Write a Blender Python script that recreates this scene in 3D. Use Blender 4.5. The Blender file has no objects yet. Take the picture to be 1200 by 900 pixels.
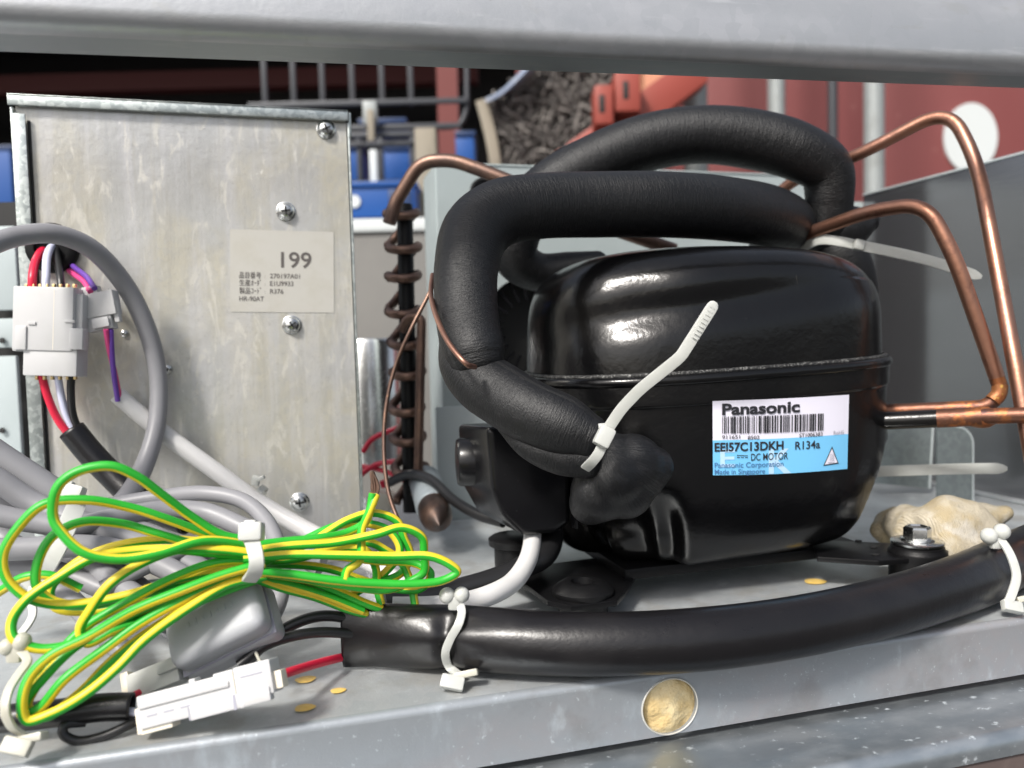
import bpy, bmesh, math, random
import numpy as np
from mathutils import Vector, Matrix
from mathutils.bvhtree import BVHTree
random.seed(7); rng = np.random.default_rng(7)
S = bpy.context.scene
COL = S.collection

# ------------------------------------------------------------------ camera
CAM_H = .14; F = 942.; YAW = math.radians(15.5); PIT = math.atan(50/942); ROL = math.radians(1.5)
CC = np.array([0, 0, CAM_H])
f0 = np.array([math.sin(YAW), math.cos(YAW), 0]); r0 = np.array([math.cos(YAW), -math.sin(YAW), 0])
fw = f0*math.cos(PIT) + np.array([0, 0, -math.sin(PIT)]); u0 = np.cross(r0, fw)
rt = math.cos(ROL)*r0 - math.sin(ROL)*u0; up = math.sin(ROL)*r0 + math.cos(ROL)*u0
cd = bpy.data.cameras.new('camera'); cam = bpy.data.objects.new('camera', cd); COL.objects.link(cam)
cd.sensor_width = 36; cd.lens = F/1200*36; cd.clip_start = .005; cd.clip_end = 500
m3 = np.column_stack([rt, up, -fw])
cam.matrix_world = Matrix([[*m3[0], 0], [*m3[1], 0], [*m3[2], CAM_H], [0, 0, 0, 1]])
cd.dof.use_dof = True; cd.dof.focus_distance = .37; cd.dof.aperture_fstop = 8.5
S.camera = cam
# ------------------------------------------------------------------ sky, sun, exposure
SUN_DIR = Vector(tuple(.50*r0 + .76*f0 + np.array([0, 0, -.92]))).normalized()   # direction the light travels
W = bpy.data.worlds.new('World'); S.world = W; W.use_nodes = True
wn = W.node_tree.nodes; wl = W.node_tree.links
sky = wn.new('ShaderNodeTexSky'); sky.sky_type = 'NISHITA'; sky.sun_disc = False
sky.sun_elevation = math.asin(-SUN_DIR.z); sky.sun_rotation = math.atan2(-SUN_DIR.x, -SUN_DIR.y)
sky.dust_density = 4.0; sky.air_density = 1.0; sky.ozone_density = 1.0
hs = wn.new('ShaderNodeHueSaturation'); hs.inputs['Saturation'].default_value = .5
bgn = wn['Background']; bgn.inputs['Strength'].default_value = .135
wl.new(sky.outputs[0], hs.inputs['Color']); wl.new(hs.outputs[0], bgn.inputs['Color'])
ld = bpy.data.lights.new('sun', 'SUN'); ld.energy = 3.4; ld.angle = math.radians(9); ld.color = (1, .96, .9)
sun = bpy.data.objects.new('sun', ld); COL.objects.link(sun)
sun.rotation_euler = SUN_DIR.to_track_quat('-Z', 'Y').to_euler(); sun.location = (-1, -1, 2)
S.view_settings.view_transform = 'Standard'; S.view_settings.look = 'None'
S.view_settings.exposure = .42; S.view_settings.gamma = 1
S.render.engine = 'CYCLES'; S.cycles.use_denoising = True; S.cycles.max_bounces = 8
try: S.cycles.denoiser = 'OPENIMAGEDENOISE'
except Exception: pass

# ------------------------------------------------------------------ points from picture positions at chosen real depths
def ray(px, py): return fw + (px-600)/F*rt - (py-450)/F*up
def P(px, py, d): return CC + d*ray(px, py)
def PZ(px, py, z): v = ray(px, py); return CC + v*((z-CAM_H)/v[2])
def PY(px, py, y): v = ray(px, py); return CC + v*(y/v[1])
def PX(px, py, x): v = ray(px, py); return CC + v*(x/v[0])
def depth(p): return float((np.asarray(p)-CC) @ fw)

# ------------------------------------------------------------------ materials
MATS = {}
def mat(name, base, rough=.5, metal=0., layers=(), bumps=(), coat=0., spec=.5, trans=0., sss=0., uv=False, rvar=None, emit=None, coatrough=.05, aniso=0):
    m = bpy.data.materials.new(name); m.use_nodes = True; MATS[name] = m
    nt = m.node_tree; N = nt.nodes; L = nt.links; b = N['Principled BSDF']
    b.inputs['Base Color'].default_value = (*base, 1); b.inputs['Roughness'].default_value = rough
    b.inputs['Metallic'].default_value = metal; b.inputs['Coat Weight'].default_value = coat
    b.inputs['Coat Roughness'].default_value = coatrough
    b.inputs['Specular IOR Level'].default_value = spec; b.inputs['Transmission Weight'].default_value = trans
    b.inputs['Anisotropic'].default_value = aniso
    if sss:
        b.inputs['Subsurface Weight'].default_value = sss; b.inputs['Subsurface Radius'].default_value = (1, 1, .9); b.inputs['Subsurface Scale'].default_value = .003
    tc = N.new('ShaderNodeTexCoord'); src = tc.outputs['UV' if uv else 'Object']
    def noise(kind, scale, stretch, detail=5):
        mp = N.new('ShaderNodeMapping'); mp.inputs['Scale'].default_value = stretch; L.new(src, mp.inputs['Vector'])
        mp.inputs['Location'].default_value = (random.random()*9, random.random()*9, random.random()*9)
        if kind == 'voro':
            t = N.new('ShaderNodeTexVoronoi'); t.inputs['Scale'].default_value = scale; L.new(mp.outputs[0], t.inputs['Vector'])
            sp = N.new('ShaderNodeSeparateColor'); L.new(t.outputs['Color'], sp.inputs[0]); return sp.outputs[0]
        if kind == 'cell':
            t = N.new('ShaderNodeTexVoronoi'); t.inputs['Scale'].default_value = scale; L.new(mp.outputs[0], t.inputs['Vector']); return t.outputs['Distance']
        if kind == 'wave':
            t = N.new('ShaderNodeTexWave'); t.inputs['Scale'].default_value = scale; t.inputs['Distortion'].default_value = 4; t.inputs['Detail'].default_value = 3
            L.new(mp.outputs[0], t.inputs['Vector']); return t.outputs['Fac']
        t = N.new('ShaderNodeTexNoise'); t.inputs['Scale'].default_value = scale; t.inputs['Detail'].default_value = detail; t.inputs['Roughness'].default_value = .6
        if kind == 'warp': t.inputs['Distortion'].default_value = 1.5
        L.new(mp.outputs[0], t.inputs['Vector']); return t.outputs['Fac']
    col = None; ro = None
    for (kind, scale, stretch, lo, hi, color, r2, amt) in layers:
        fac = noise(kind, scale, stretch)
        mr = N.new('ShaderNodeMapRange'); mr.inputs['From Min'].default_value = lo; mr.inputs['From Max'].default_value = hi
        mr.inputs['To Max'].default_value = amt; mr.interpolation_type = 'SMOOTHSTEP'; L.new(fac, mr.inputs['Value'])
        mx = N.new('ShaderNodeMix'); mx.data_type = 'RGBA'; L.new(mr.outputs[0], mx.inputs['Factor'])
        if col is None: mx.inputs['A'].default_value = (*base, 1)
        else: L.new(col, mx.inputs['A'])
        mx.inputs['B'].default_value = (*color, 1); col = mx.outputs['Result']
        if r2 is not None:
            mf = N.new('ShaderNodeMix'); L.new(mr.outputs[0], mf.inputs['Factor'])
            if ro is None: mf.inputs['A'].default_value = rough
            else: L.new(ro, mf.inputs['A'])
            mf.inputs['B'].default_value = r2; ro = mf.outputs['Result']
    if rvar:
        fac = noise('noise', rvar[0], (1, 1, 1)); ad = N.new('ShaderNodeMath'); ad.operation = 'MULTIPLY_ADD'
        L.new(fac, ad.inputs[0]); ad.inputs[1].default_value = rvar[1]
        if ro is None: ad.inputs[2].default_value = rough - rvar[1]*.5
        else:
            sb = N.new('ShaderNodeMath'); sb.operation = 'SUBTRACT'; L.new(ro, sb.inputs[0]); sb.inputs[1].default_value = rvar[1]*.5; L.new(sb.outputs[0], ad.inputs[2])
        ro = ad.outputs[0]
    if col is not None: L.new(col, b.inputs['Base Color'])
    if ro is not None: L.new(ro, b.inputs['Roughness'])
    nrm = None
    for (kind, scale, stretch, dist) in bumps:
        bp = N.new('ShaderNodeBump'); bp.inputs['Distance'].default_value = dist; bp.inputs['Strength'].default_value = 1
        L.new(noise(kind, scale, stretch), bp.inputs['Height'])
        if nrm is not None: L.new(nrm, bp.inputs['Normal'])
        nrm = bp.outputs[0]
    if nrm is not None: L.new(nrm, b.inputs['Normal'])
    if emit: b.inputs['Emission Color'].default_value = (*emit[0], 1); b.inputs['Emission Strength'].default_value = emit[1]
    return m
O1 = (1, 1, 1)
mat('galv_tray', (.43, .45, .46), .36, .4, [('voro', 170, O1, .1, .95, (.37, .40, .42), .42, .55), ('noise', 16, O1, .42, .66, (.60, .63, .64), .48, .65), ('noise', 70, (1, 1.5, 1), .60, .70, (.70, .73, .74), .7, .5), ('noise', 26, O1, .52, .68, (.33, .315, .285), .5, .55), ('noise', 900, O1, .69, .74, (.10, .10, .10), .7, .6)], [('noise', 850, O1, .00016), ('noise', 14, O1, .0008)], rvar=(60, .2))
mat('galv_lip', (.33, .355, .38), .36, .45, [('noise', 11, (1, 1, 2.2), .4, .65, (.35, .335, .345), .42, .75), ('voro', 190, O1, .2, .9, (.32, .345, .37), .4, .35), ('noise', 70, (1.3, 1, .7), .58, .74, (.50, .55, .59), .6, .55), ('noise', 26, (1, 1, 1), .55, .70, (.22, .215, .21), .5, .45), ('noise', 34, (1.5, 1, .6), .55, .70, (.45, .50, .54), .55, .6), ('noise', 420, O1, .64, .72, (.66, .72, .76), .7, .45), ('noise', 800, O1, .72, .77, (.12, .11, .10), .7, .6)], [('noise', 800, O1, .00008), ('noise', 12, O1, .0008)], rvar=(80, .2))
mat('galv_rail', (.36, .40, .43), .34, .85, [('noise', 30, (1, 2, 2), .42, .66, (.50, .53, .55), .5, .7), ('noise', 150, (1, 1.4, 1), .60, .68, (.8, .85, .88), .7, .8), ('noise', 8, O1, .5, .7, (.2, .22, .23), .5, .4)], [('noise', 600, O1, .00006)], rvar=(80, .2))
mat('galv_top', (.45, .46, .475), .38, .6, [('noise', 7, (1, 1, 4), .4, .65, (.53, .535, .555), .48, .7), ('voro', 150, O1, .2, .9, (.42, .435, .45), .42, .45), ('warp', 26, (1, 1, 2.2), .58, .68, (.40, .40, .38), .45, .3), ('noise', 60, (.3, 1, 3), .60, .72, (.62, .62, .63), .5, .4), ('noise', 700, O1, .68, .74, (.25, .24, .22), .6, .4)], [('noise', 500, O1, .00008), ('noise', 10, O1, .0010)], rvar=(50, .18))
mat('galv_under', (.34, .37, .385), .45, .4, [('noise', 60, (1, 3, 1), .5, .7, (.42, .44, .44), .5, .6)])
mat('panel_stain', (.53, .53, .52), .32, .45, [('warp', 9, (1, 1, .7), .40, .62, (.55, .51, .39), .40, .65), ('voro', 260, (1, 1, .8), .1, .9, (.47, .47, .455), .36, .35), ('noise', 30, (2.4, 1, .14), .48, .62, (.61, .605, .615), .38, .42), ('warp', 60, (1.6, 1, .5), .54, .64, (.66, .64, .58), .48, .6), ('noise', 75, (2.5, 1, .12), .58, .68, (.42, .40, .35), .4, .3), ('noise', 500, O1, .56, .70, (.42, .41, .38), .42, .4), ('noise', 240, (1, 1, .6), .68, .75, (.76, .75, .72), .6, .5), ('noise', 700, O1, .74, .78, (.10, .10, .09), .6, .5)], [('noise', 420, O1, .0001), ('noise', 30, (1.5, 1, .2), .0005), ('noise', 8, O1, .002)], rvar=(45, .22), spec=.7)
mat('galv_flange', (.42, .46, .45), .35, .9, [('voro', 420, O1, .2, .9, (.60, .64, .62), .45, .8), ('noise', 900, O1, .6, .7, (.2, .22, .22), .5, .5)], [('noise', 900, O1, .00005)])
mat('pale_sheet', (.36, .41, .41), .5, .25, [('noise', 20, O1, .4, .7, (.44, .49, .49), .55, .5)], [('noise', 500, O1, .00005)])
mat('wall_sheet', (.27, .27, .285), .17, .9, [('noise', 3, (.3, .3, 3), .42, .62, (.20, .19, .195), .25, .5), ('noise', 300, O1, .72, .77, (.3, .3, .3), .5, .3)], [('noise', 14, (.2, .2, 1), .0006)])
mat('bracket_zinc', (.33, .37, .37), .38, .85, [('voro', 300, O1, .2, .9, (.25, .28, .28), .4, .6)], [('noise', 800, O1, .00005)])
mat('bright_edge', (.72, .78, .78), .35, .6)
mat('black_paint', (.003, .003, .0034), .19, 0, [('noise', 18, O1, .45, .72, (.005, .0046, .0042), .27, .8), ('cell', 330, O1, .12, .05, (.22, .21, .19), .6, .0), ('noise', 900, O1, .73, .78, (.16, .15, .135), .6, .6), ('noise', 260, (1, 1, .3), .70, .78, (.03, .028, .024), .45, .6)], [('noise', 350, O1, .00010), ('noise', 40, O1, .0004), ('noise', 15, O1, .0009)], spec=.42)
mat('weld_bead', (.02, .02, .02), .3, .2, [('noise', 900, O1, .52, .62, (.24, .24, .23), .4, .75)], [('noise', 700, O1, .0009), ('noise', 250, O1, .001)])
mat('black_foot', (.0045, .0045, .005), .36, 0, [('noise', 500, O1, .66, .74, (.06, .055, .05), .7, .5)], [('noise', 700, O1, .0001)], spec=.22)
mat('rubber', (.005, .005, .0055), .42, 0, [('noise', 300, O1, .62, .75, (.012, .012, .012), .7, .6)], [('noise', 900, O1, .0001)], spec=.25)
mat('foam', (.0035, .0038, .0048), .46, 0, [('noise', 260, (1, 1, 1), .45, .75, (.0075, .0075, .0088), .58, .8), ('noise', 1300, O1, .70, .76, (.13, .12, .11), .8, .6)], [('noise', 420, (3.6, .45, 1), .00050), ('noise', 1100, O1, .00022), ('noise', 60, (2.5, .6, 1), .0005)], uv=True, spec=.5)
mat('plastic_black', (.006, .006, .007), .25, 0, [('noise', 700, O1, .70, .76, (.2, .2, .2), .6, .55)], [('noise', 500, O1, .00004)], rvar=(70, .15), spec=.32)
mat('sleeve_black', (.0065, .006, .007), .31, 0, [('noise', 30, O1, .45, .7, (.010, .0092, .010), .38, .7), ('noise', 1100, O1, .73, .78, (.25, .24, .22), .7, .7), ('noise', 260, (.3, 1, 1), .68, .76, (.03, .028, .026), .6, .5)], [('noise', 45, O1, .0005), ('noise', 900, O1, .00005)], rvar=(80, .2), spec=.45)
mat('cable_black', (.013, .013, .014), .38, 0, [], [('noise', 500, O1, .00005)])
mat('cable_grey', (.225, .225, .24), .42, 0, [('noise', 40, O1, .4, .7, (.255, .255, .27), .5, .7), ('noise', 600, O1, .7, .76, (.2, .2, .2), .6, .3)], [('noise', 600, O1, .00003)])
mat('sleeve_white', (.60, .595, .59), .42, 0, [('noise', 30, O1, .45, .7, (.55, .54, .525), .5, .6)], [('noise', 60, O1, .0003)], sss=.15)
mat('wire_green', (.018, .36, .022), .42, 0, [('noise', 60, O1, .4, .7, (.03, .42, .035), .42, .7)])
mat('wire_yellow', (.66, .53, .02), .42, 0, [('noise', 60, O1, .4, .7, (.72, .58, .05), .45, .7)])
mat('wire_red', (.62, .015, .05), .35); mat('wire_pink', (.62, .06, .22), .38); mat('wire_purple', (.13, .05, .33), .38); mat('wire_lilac', (.60, .62, .78), .38)
mat('nylon', (.50, .51, .485), .32, 0, [('noise', 120, O1, .45, .7, (.45, .46, .43), .4, .6)], [('noise', 300, O1, .00008)], sss=.3, trans=.06)
mat('nylon_old', (.48, .47, .40), .36, 0, [('noise', 90, O1, .45, .7, (.43, .41, .33), .45, .6)], sss=.3, trans=.06)
mat('connector_white', (.50, .50, .505), .38, 0, [('noise', 50, O1, .45, .7, (.46, .46, .455), .45, .6), ('noise', 900, O1, .74, .78, (.3, .28, .25), .6, .5)], sss=.12)
mat('connector_cream', (.74, .68, .56), .4); mat('pin_brass', (.62, .48, .24), .35, .8)
mat('ferrite_grey', (.34, .35, .37), .48, 0, [('noise', 30, O1, .4, .7, (.37, .38, .40), .5, .7), ('noise', 700, O1, .72, .77, (.25, .25, .25), .6, .4)], [('noise', 900, O1, .00008)])
mat('copper', (.40, .20, .135), .36, .92, [('noise', 30, O1, .42, .64, (.30, .165, .125), .44, .85), ('noise', 120, O1, .56, .68, (.22, .11, .08), .5, .7), ('noise', 300, O1, .68, .75, (.50, .36, .30), .45, .6)], [('noise', 300, O1, .00015), ('noise', 60, O1, .0003)])
mat('copper_old', (.20, .125, .095), .42, .85, [('noise', 60, O1, .4, .68, (.11, .075, .065), .5, .8), ('noise', 140, O1, .62, .72, (.42, .24, .15), .4, .6)], [('noise', 300, O1, .00015)])
mat('copper_burnt', (.16, .075, .05), .45, .8, [('noise', 90, O1, .45, .62, (.42, .15, .05), .5, .9), ('noise', 160, O1, .55, .68, (.08, .05, .055), .55, .9), ('noise', 240, O1, .66, .72, (.50, .42, .36), .5, .7)], [('noise', 300, O1, .0003)])
mat('braze', (.30, .12, .045), .45, .5, [('noise', 160, O1, .45, .65, (.28, .09, .03), .5, .9), ('noise', 220, O1, .62, .7, (.66, .42, .10), .5, .8)], [('noise', 200, O1, .0008)])
mat('screw_zinc', (.66, .67, .66), .22, 1, [('noise', 300, O1, .5, .7, (.4, .4, .38), .35, .6)])
mat('dark_void', (.008, .008, .008), .6)
mat('foam_cream', (.62, .46, .22), .5, 0, [('noise', 60, O1, .42, .62, (.74, .62, .38), .5, .8), ('noise', 140, O1, .6, .7, (.50, .31, .09), .5, .6)], [('noise', 70, O1, .003), ('noise', 260, O1, .0007)], sss=.15)
mat('glue_yellow', (.70, .48, .13), .45, 0, [('noise', 200, O1, .45, .65, (.78, .60, .28), .5, .7)], [('noise', 250, O1, .0004)])
mat('cotton', (.42, .375, .29), .95, 0, [('noise', 55, O1, .45, .65, (.34, .27, .15), .9, .75), ('noise', 40, O1, .55, .7, (.52, .50, .46), .9, .7), ('noise', 900, O1, .5, .7, (.30, .26, .19), .9, .4)], [('wave', 330, (1, .5, .4), .00025), ('noise', 120, O1, .0015)])
mat('sticker_cream', (.58, .565, .52), .42, .35, [('noise', 40, O1, .45, .7, (.52, .50, .44), .5, .6)])
mat('sticker_white', (.74, .72, .82), .4, 0); mat('sticker_blue', (.18, .52, .82), .4, 0); mat('sticker_pale', (.45, .66, .86), .4)
mat('ink_black', (.02, .02, .025), .5); mat('ink_grey', (.30, .30, .36), .5); mat('ink_faded', (.10, .09, .085), .6); mat('ink_blue', (.06, .16, .34), .5)
mat('drier_grey', (.30, .34, .36), .45, .3, [('noise', 120, O1, .45, .7, (.36, .40, .42), .5, .6)])
mat('drier_cap', (.10, .075, .065), .38, .8, [('noise', 80, O1, .45, .65, (.18, .11, .08), .4, .8)], [('noise', 300, O1, .0002)])
mat('container_red', (.165, .040, .038), .6, 0, [('noise', 2, (1, 1, .4), .4, .7, (.20, .058, .055), .6, .7), ('noise', 14, O1, .62, .75, (.42, .22, .19), .7, .35)])
mat('beam_red', (.26, .045, .03), .5, 0, [('noise', 6, O1, .45, .7, (.30, .07, .045), .6, .6)])
mat('rust_orange', (.52, .24, .14), .6, 0, [('noise', 5, O1, .45, .7, (.42, .16, .10), .6, .6)])
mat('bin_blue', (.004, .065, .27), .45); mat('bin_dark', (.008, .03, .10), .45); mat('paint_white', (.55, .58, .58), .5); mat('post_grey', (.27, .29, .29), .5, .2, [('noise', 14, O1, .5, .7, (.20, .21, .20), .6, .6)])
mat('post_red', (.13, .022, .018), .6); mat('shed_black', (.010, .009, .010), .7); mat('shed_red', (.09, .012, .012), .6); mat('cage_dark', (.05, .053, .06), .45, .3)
mat('wood_pale', (.25, .22, .17), .7, 0, [('noise', 30, (1, 1, .2), .45, .7, (.17, .15, .11), .7, .7)])
mat('bark', (.075, .068, .064), .85, 0, [('noise', 40, O1, .42, .65, (.15, .135, .125), .85, .8)]); mat('bark_pale', (.20, .185, .17), .85)
mat('bag_film', (.30, .36, .48), .35, 0, [('noise', 12, O1, .45, .65, (.62, .64, .66), .4, .8)])
mat('brown_skin', (.10, .075, .07), .45, 0, [('noise', 60, O1, .5, .7, (.14, .11, .10), .5, .6)])
mat('asphalt', (.06, .06, .06), .9, 0, [('noise', 2, O1, .4, .7, (.045, .045, .045), .9, .8), ('noise', 40, O1, .5, .7, (.09, .09, .085), .9, .5)], [('noise', 60, O1, .004)])
mat('cabinet_grey', (.15, .145, .135), .6, 0, [('noise', 3, O1, .4, .7, (.11, .107, .10), .6, .8)])
mat('plate_grey', (.40, .45, .46), .5, .1, [('noise', 12, O1, .4, .7, (.34, .39, .40), .5, .6)])

# ------------------------------------------------------------------ object helpers
def tag(o, label=None, cat=None, group=None, kind=None):
    if label: o['label'] = label
    if cat: o['category'] = cat
    if group: o['group'] = group
    if kind: o['kind'] = kind
    return o
def thing(name, loc, label, cat, group=None, kind=None):
    o = bpy.data.objects.new(name, None); o.empty_display_size = .01; COL.objects.link(o)
    o.location = tuple(float(c) for c in loc); return tag(o, label, cat, group, kind)
def world_loc(o):
    l = Vector(o.location); p = o.parent
    while p is not None: l = l + Vector(p.location); p = p.parent
    return l
def add(name, V, Fc, m, parent=None, smooth=True, angle=40, uvs=None, midx=None):
    V = np.asarray(V, float).reshape(-1, 3)
    lo = V.min(0); hi = V.max(0); c = np.array([(lo[0]+hi[0])/2, (lo[1]+hi[1])/2, lo[2]])
    me = bpy.data.meshes.new(name); me.from_pydata((V-c).tolist(), [], Fc); me.update()
    for mm in (m if isinstance(m, (list, tuple)) else [m]): me.materials.append(MATS[mm])
    if midx is not None: me.polygons.foreach_set('material_index', midx)
    if uvs is not None:
        ul = me.uv_layers.new(name='UVMap'); idx = np.zeros(len(me.loops), int); me.loops.foreach_get('vertex_index', idx)
        ul.data.foreach_set('uv', np.asarray(uvs)[idx].astype(np.float32).ravel())
    if smooth:
        me.polygons.foreach_set('use_smooth', [True]*len(me.polygons))
        if angle < 180: me.set_sharp_from_angle(angle=math.radians(angle))
    o = bpy.data.objects.new(name, me); COL.objects.link(o)
    if parent is None: o.location = tuple(c)
    else:
        o.parent = parent; o.location = Vector(tuple(c)) - world_loc(parent)
    return o
class MB:
    """collects geometry of ONE part"""
    def __init__(s): s.V = []; s.F = []; s.U = []; s.M = []
    def put(s, V, Fc, U=None, mi=0):
        b = sum(len(v) for v in s.V); V = np.asarray(V, float).reshape(-1, 3); s.V.append(V)
        for k, fc in enumerate(Fc):
            s.F.append([i+b for i in fc]); s.M.append(mi if np.isscalar(mi) else mi[k])
        s.U.append(np.zeros((len(V), 2)) if U is None else np.asarray(U, float)); return s
    def build(s, name, m, parent=None, **k):
        return add(name, np.concatenate(s.V), s.F, m, parent, uvs=np.concatenate(s.U), midx=s.M, **k)
def frame(a, tilt=0., yaw=0.):
    """axes of a thing facing the viewer, turned a degrees in the picture plane, leaning back by tilt, turned by yaw"""
    a = math.radians(a); ex = math.cos(a)*rt + math.sin(a)*up; ey = -math.sin(a)*rt + math.cos(a)*up; ez = -fw
    t = math.radians(tilt); ey, ez = math.cos(t)*ey - math.sin(t)*ez, math.sin(t)*ey + math.cos(t)*ez
    y = math.radians(yaw); ex, ez = math.cos(y)*ex + math.sin(y)*ez, -math.sin(y)*ex + math.cos(y)*ez
    return np.array([ex, ey, ez])
WORLD = np.eye(3); LEVEL = np.array([r0, f0, [0, 0, 1]])
def box(c, size, R=WORLD, bev=0., seg=2):
    bm = bmesh.new(); bmesh.ops.create_cube(bm, size=1)
    for v in bm.verts: v.co = Vector((v.co.x*size[0], v.co.y*size[1], v.co.z*size[2]))
    if bev > 0: bmesh.ops.bevel(bm, geom=bm.edges[:], offset=bev, segments=seg, profile=.6, affect='EDGES')
    bm.verts.index_update(); V = np.array([v.co[:] for v in bm.verts]); Fc = [[v.index for v in fc.verts] for fc in bm.faces]; bm.free()
    return V @ np.asarray(R) + np.asarray(c), Fc
def prism(poly_a, poly_b, bev=0., seg=3):
    bm = bmesh.new(); n = len(poly_a)
    A = [bm.verts.new(tuple(p)) for p in poly_a]; B = [bm.verts.new(tuple(p)) for p in poly_b]
    bm.faces.new(A); bm.faces.new(B[::-1])
    for i in range(n): bm.faces.new((A[(i+1) % n], A[i], B[i], B[(i+1) % n]))
    bmesh.ops.recalc_face_normals(bm, faces=bm.faces[:])
    if bev > 0: bmesh.ops.bevel(bm, geom=bm.edges[:], offset=bev, segments=seg, profile=.55, affect='EDGES')
    bm.verts.index_update(); V = np.array([v.co[:] for v in bm.verts]); Fc = [[v.index for v in fc.verts] for fc in bm.faces]; bm.free()
    return V, Fc
def lathe(c, axis, prof, n=24):
    """prof: list of (distance along axis, radius)"""
    ax = np.asarray(axis, float); ax = ax/np.linalg.norm(ax); t = np.array([0, 0, 1.]) if abs(ax[2]) < .9 else np.array([1., 0, 0])
    e1 = np.cross(ax, t); e1 /= np.linalg.norm(e1); e2 = np.cross(ax, e1); V = []; Fc = []
    for h, r in prof:
        for k in range(n):
            a = 2*math.pi*k/n; V.append(np.asarray(c) + ax*h + r*(math.cos(a)*e1 + math.sin(a)*e2))
    for i in range(len(prof)-1):
        for k in range(n): Fc.append([i*n+k, i*n+(k+1) % n, (i+1)*n+(k+1) % n, (i+1)*n+k])
    if prof[0][1] > 1e-6: Fc.append(list(range(n))[::-1])
    if prof[-1][1] > 1e-6: Fc.append([(len(prof)-1)*n+k for k in range(n)])
    return np.array(V), Fc
def ball(c, r, n=16):
    return lathe(c, (0, 0, 1), [(-r*math.cos(math.pi*i/10), max(r*math.sin(math.pi*i/10), 1e-7)) for i in range(11)], n)
def catmull(pts, res=8):
    pts = np.asarray(pts, float); n = len(pts)
    if n == 2: return np.array([pts[0]+(pts[1]-pts[0])*i/res for i in range(res+1)])
    ext = np.vstack([2*pts[0]-pts[1], pts, 2*pts[-1]-pts[-2]]); out = []
    for i in range(1, n):
        p0, p1, p2, p3 = ext[i-1], ext[i], ext[i+1], ext[i+2]
        d = [max(np.linalg.norm(b[:3]-a[:3])**.5, 1e-6) for a, b in ((p0, p1), (p1, p2), (p2, p3))]
        t0, t1 = 0, d[0]; t2 = t1+d[1]; t3 = t2+d[2]
        for k in range(res):
            t = t1+(t2-t1)*k/res
            A1 = (t1-t)/(t1-t0)*p0+(t-t0)/(t1-t0)*p1; A2 = (t2-t)/(t2-t1)*p1+(t-t1)/(t2-t1)*p2; A3 = (t3-t)/(t3-t2)*p2+(t-t2)/(t3-t2)*p3
            B1 = (t2-t)/(t2-t0)*A1+(t-t0)/(t2-t0)*A2; B2 = (t3-t)/(t3-t1)*A2+(t-t1)/(t3-t1)*A3
            out.append((t2-t)/(t2-t1)*B1+(t-t1)/(t2-t1)*B2)
    out.append(pts[-1]); return np.array(out)
def fillet(pts, rad, res=8):
    pts = [np.asarray(p, float) for p in pts]; out = [pts[0]]
    for i in range(1, len(pts)-1):
        a, b, c = pts[i-1], pts[i], pts[i+1]; la = np.linalg.norm(a[:3]-b[:3]); lc = np.linalg.norm(c[:3]-b[:3])
        k = min(rad, la*.45, lc*.45); p = b+(a-b)*k/la; q = b+(c-b)*k/lc
        for j in range(res+1):
            t = j/res; out.append((1-t)**2*p+2*t*(1-t)*b+t*t*q)
    out.append(pts[-1]); return np.array(out)
def sweep(C, R, sides=16, cap='flat', twist=0., squash=None, up_hint=None):
    """tube round the sampled path C with radii R; returns V, F, UV(metres), sector index"""
    C = np.asarray(C, float)[:, :3]; n = len(C); R = np.full(n, R) if np.isscalar(R) else np.asarray(R)
    T = np.gradient(C, axis=0); T /= np.linalg.norm(T, axis=1)[:, None] + 1e-12
    h = np.asarray(up_hint if up_hint is not None else up, float); e = h - (h @ T[0])*T[0]
    if np.linalg.norm(e) < 1e-3: h = rt; e = h - (h @ T[0])*T[0]
    e /= np.linalg.norm(e); V = []; U = []; Fc = []; Sx = []; s = 0
    if cap == 'round':
        C = np.vstack([C[:1]-T[:1]*R[0]*.55*k for k in (1., .8, .4)] + [C] + [C[-1:]+T[-1:]*R[-1]*.55*k for k in (.4, .8, 1.)])
        T = np.vstack([T[:1]]*3 + [T] + [T[-1:]]*3); R = np.concatenate([R[0]*np.array([.55, .82, .97]), R, R[-1]*np.array([.97, .82, .55])]); n += 6
    for i in range(n):
        if i: s += np.linalg.norm(C[i]-C[i-1])
        e = e - (e @ T[i])*T[i]; e /= np.linalg.norm(e); b = np.cross(T[i], e)
        for k in range(sides):
            a = 2*math.pi*k/sides; rr = R[i]; aa = a + twist*s
            w = rr*(math.cos(aa)*e + math.sin(aa)*b)
            if squash is not None: w = squash(i/(n-1), w, e, b, a)
            V.append(C[i]+w); U.append((s, a*R[i]))
    for i in range(n-1):
        for k in range(sides): Fc.append([i*sides+k, i*sides+(k+1) % sides, (i+1)*sides+(k+1) % sides, (i+1)*sides+k]); Sx.append(k)
    if cap: Fc.append(list(range(sides))[::-1]); Sx.append(0); Fc.append([(n-1)*sides+k for k in range(sides)]); Sx.append(0)
    return np.array(V), Fc, np.array(U), Sx
def pts3(L, d=None):
    """[(px,py,depth)] or [(px,py)] + one depth -> world points"""
    return np.array([P(q[0], q[1], q[2] if len(q) > 2 else d) for q in L])
def cable(name, L, rpx, m, parent=None, d=None, sides=14, res=8, cap='flat', build=True):
    """tube through picture positions with real depths; rpx = radius there in picture units (number or list)"""
    C0 = pts3(L, d); dd = np.array([depth(c) for c in C0]); rr = (np.full(len(L), rpx) if np.isscalar(rpx) else np.asarray(rpx, float))*dd/F
    if np.isscalar(rpx): rr[:] = rr.mean()
    Q = catmull(np.column_stack([C0, rr]), res); V, Fc, U, Sx = sweep(Q[:, :3], Q[:, 3], sides, cap)
    if not build: return V, Fc, U
    return add(name, V, Fc, m, parent, uvs=U, angle=60)
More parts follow.
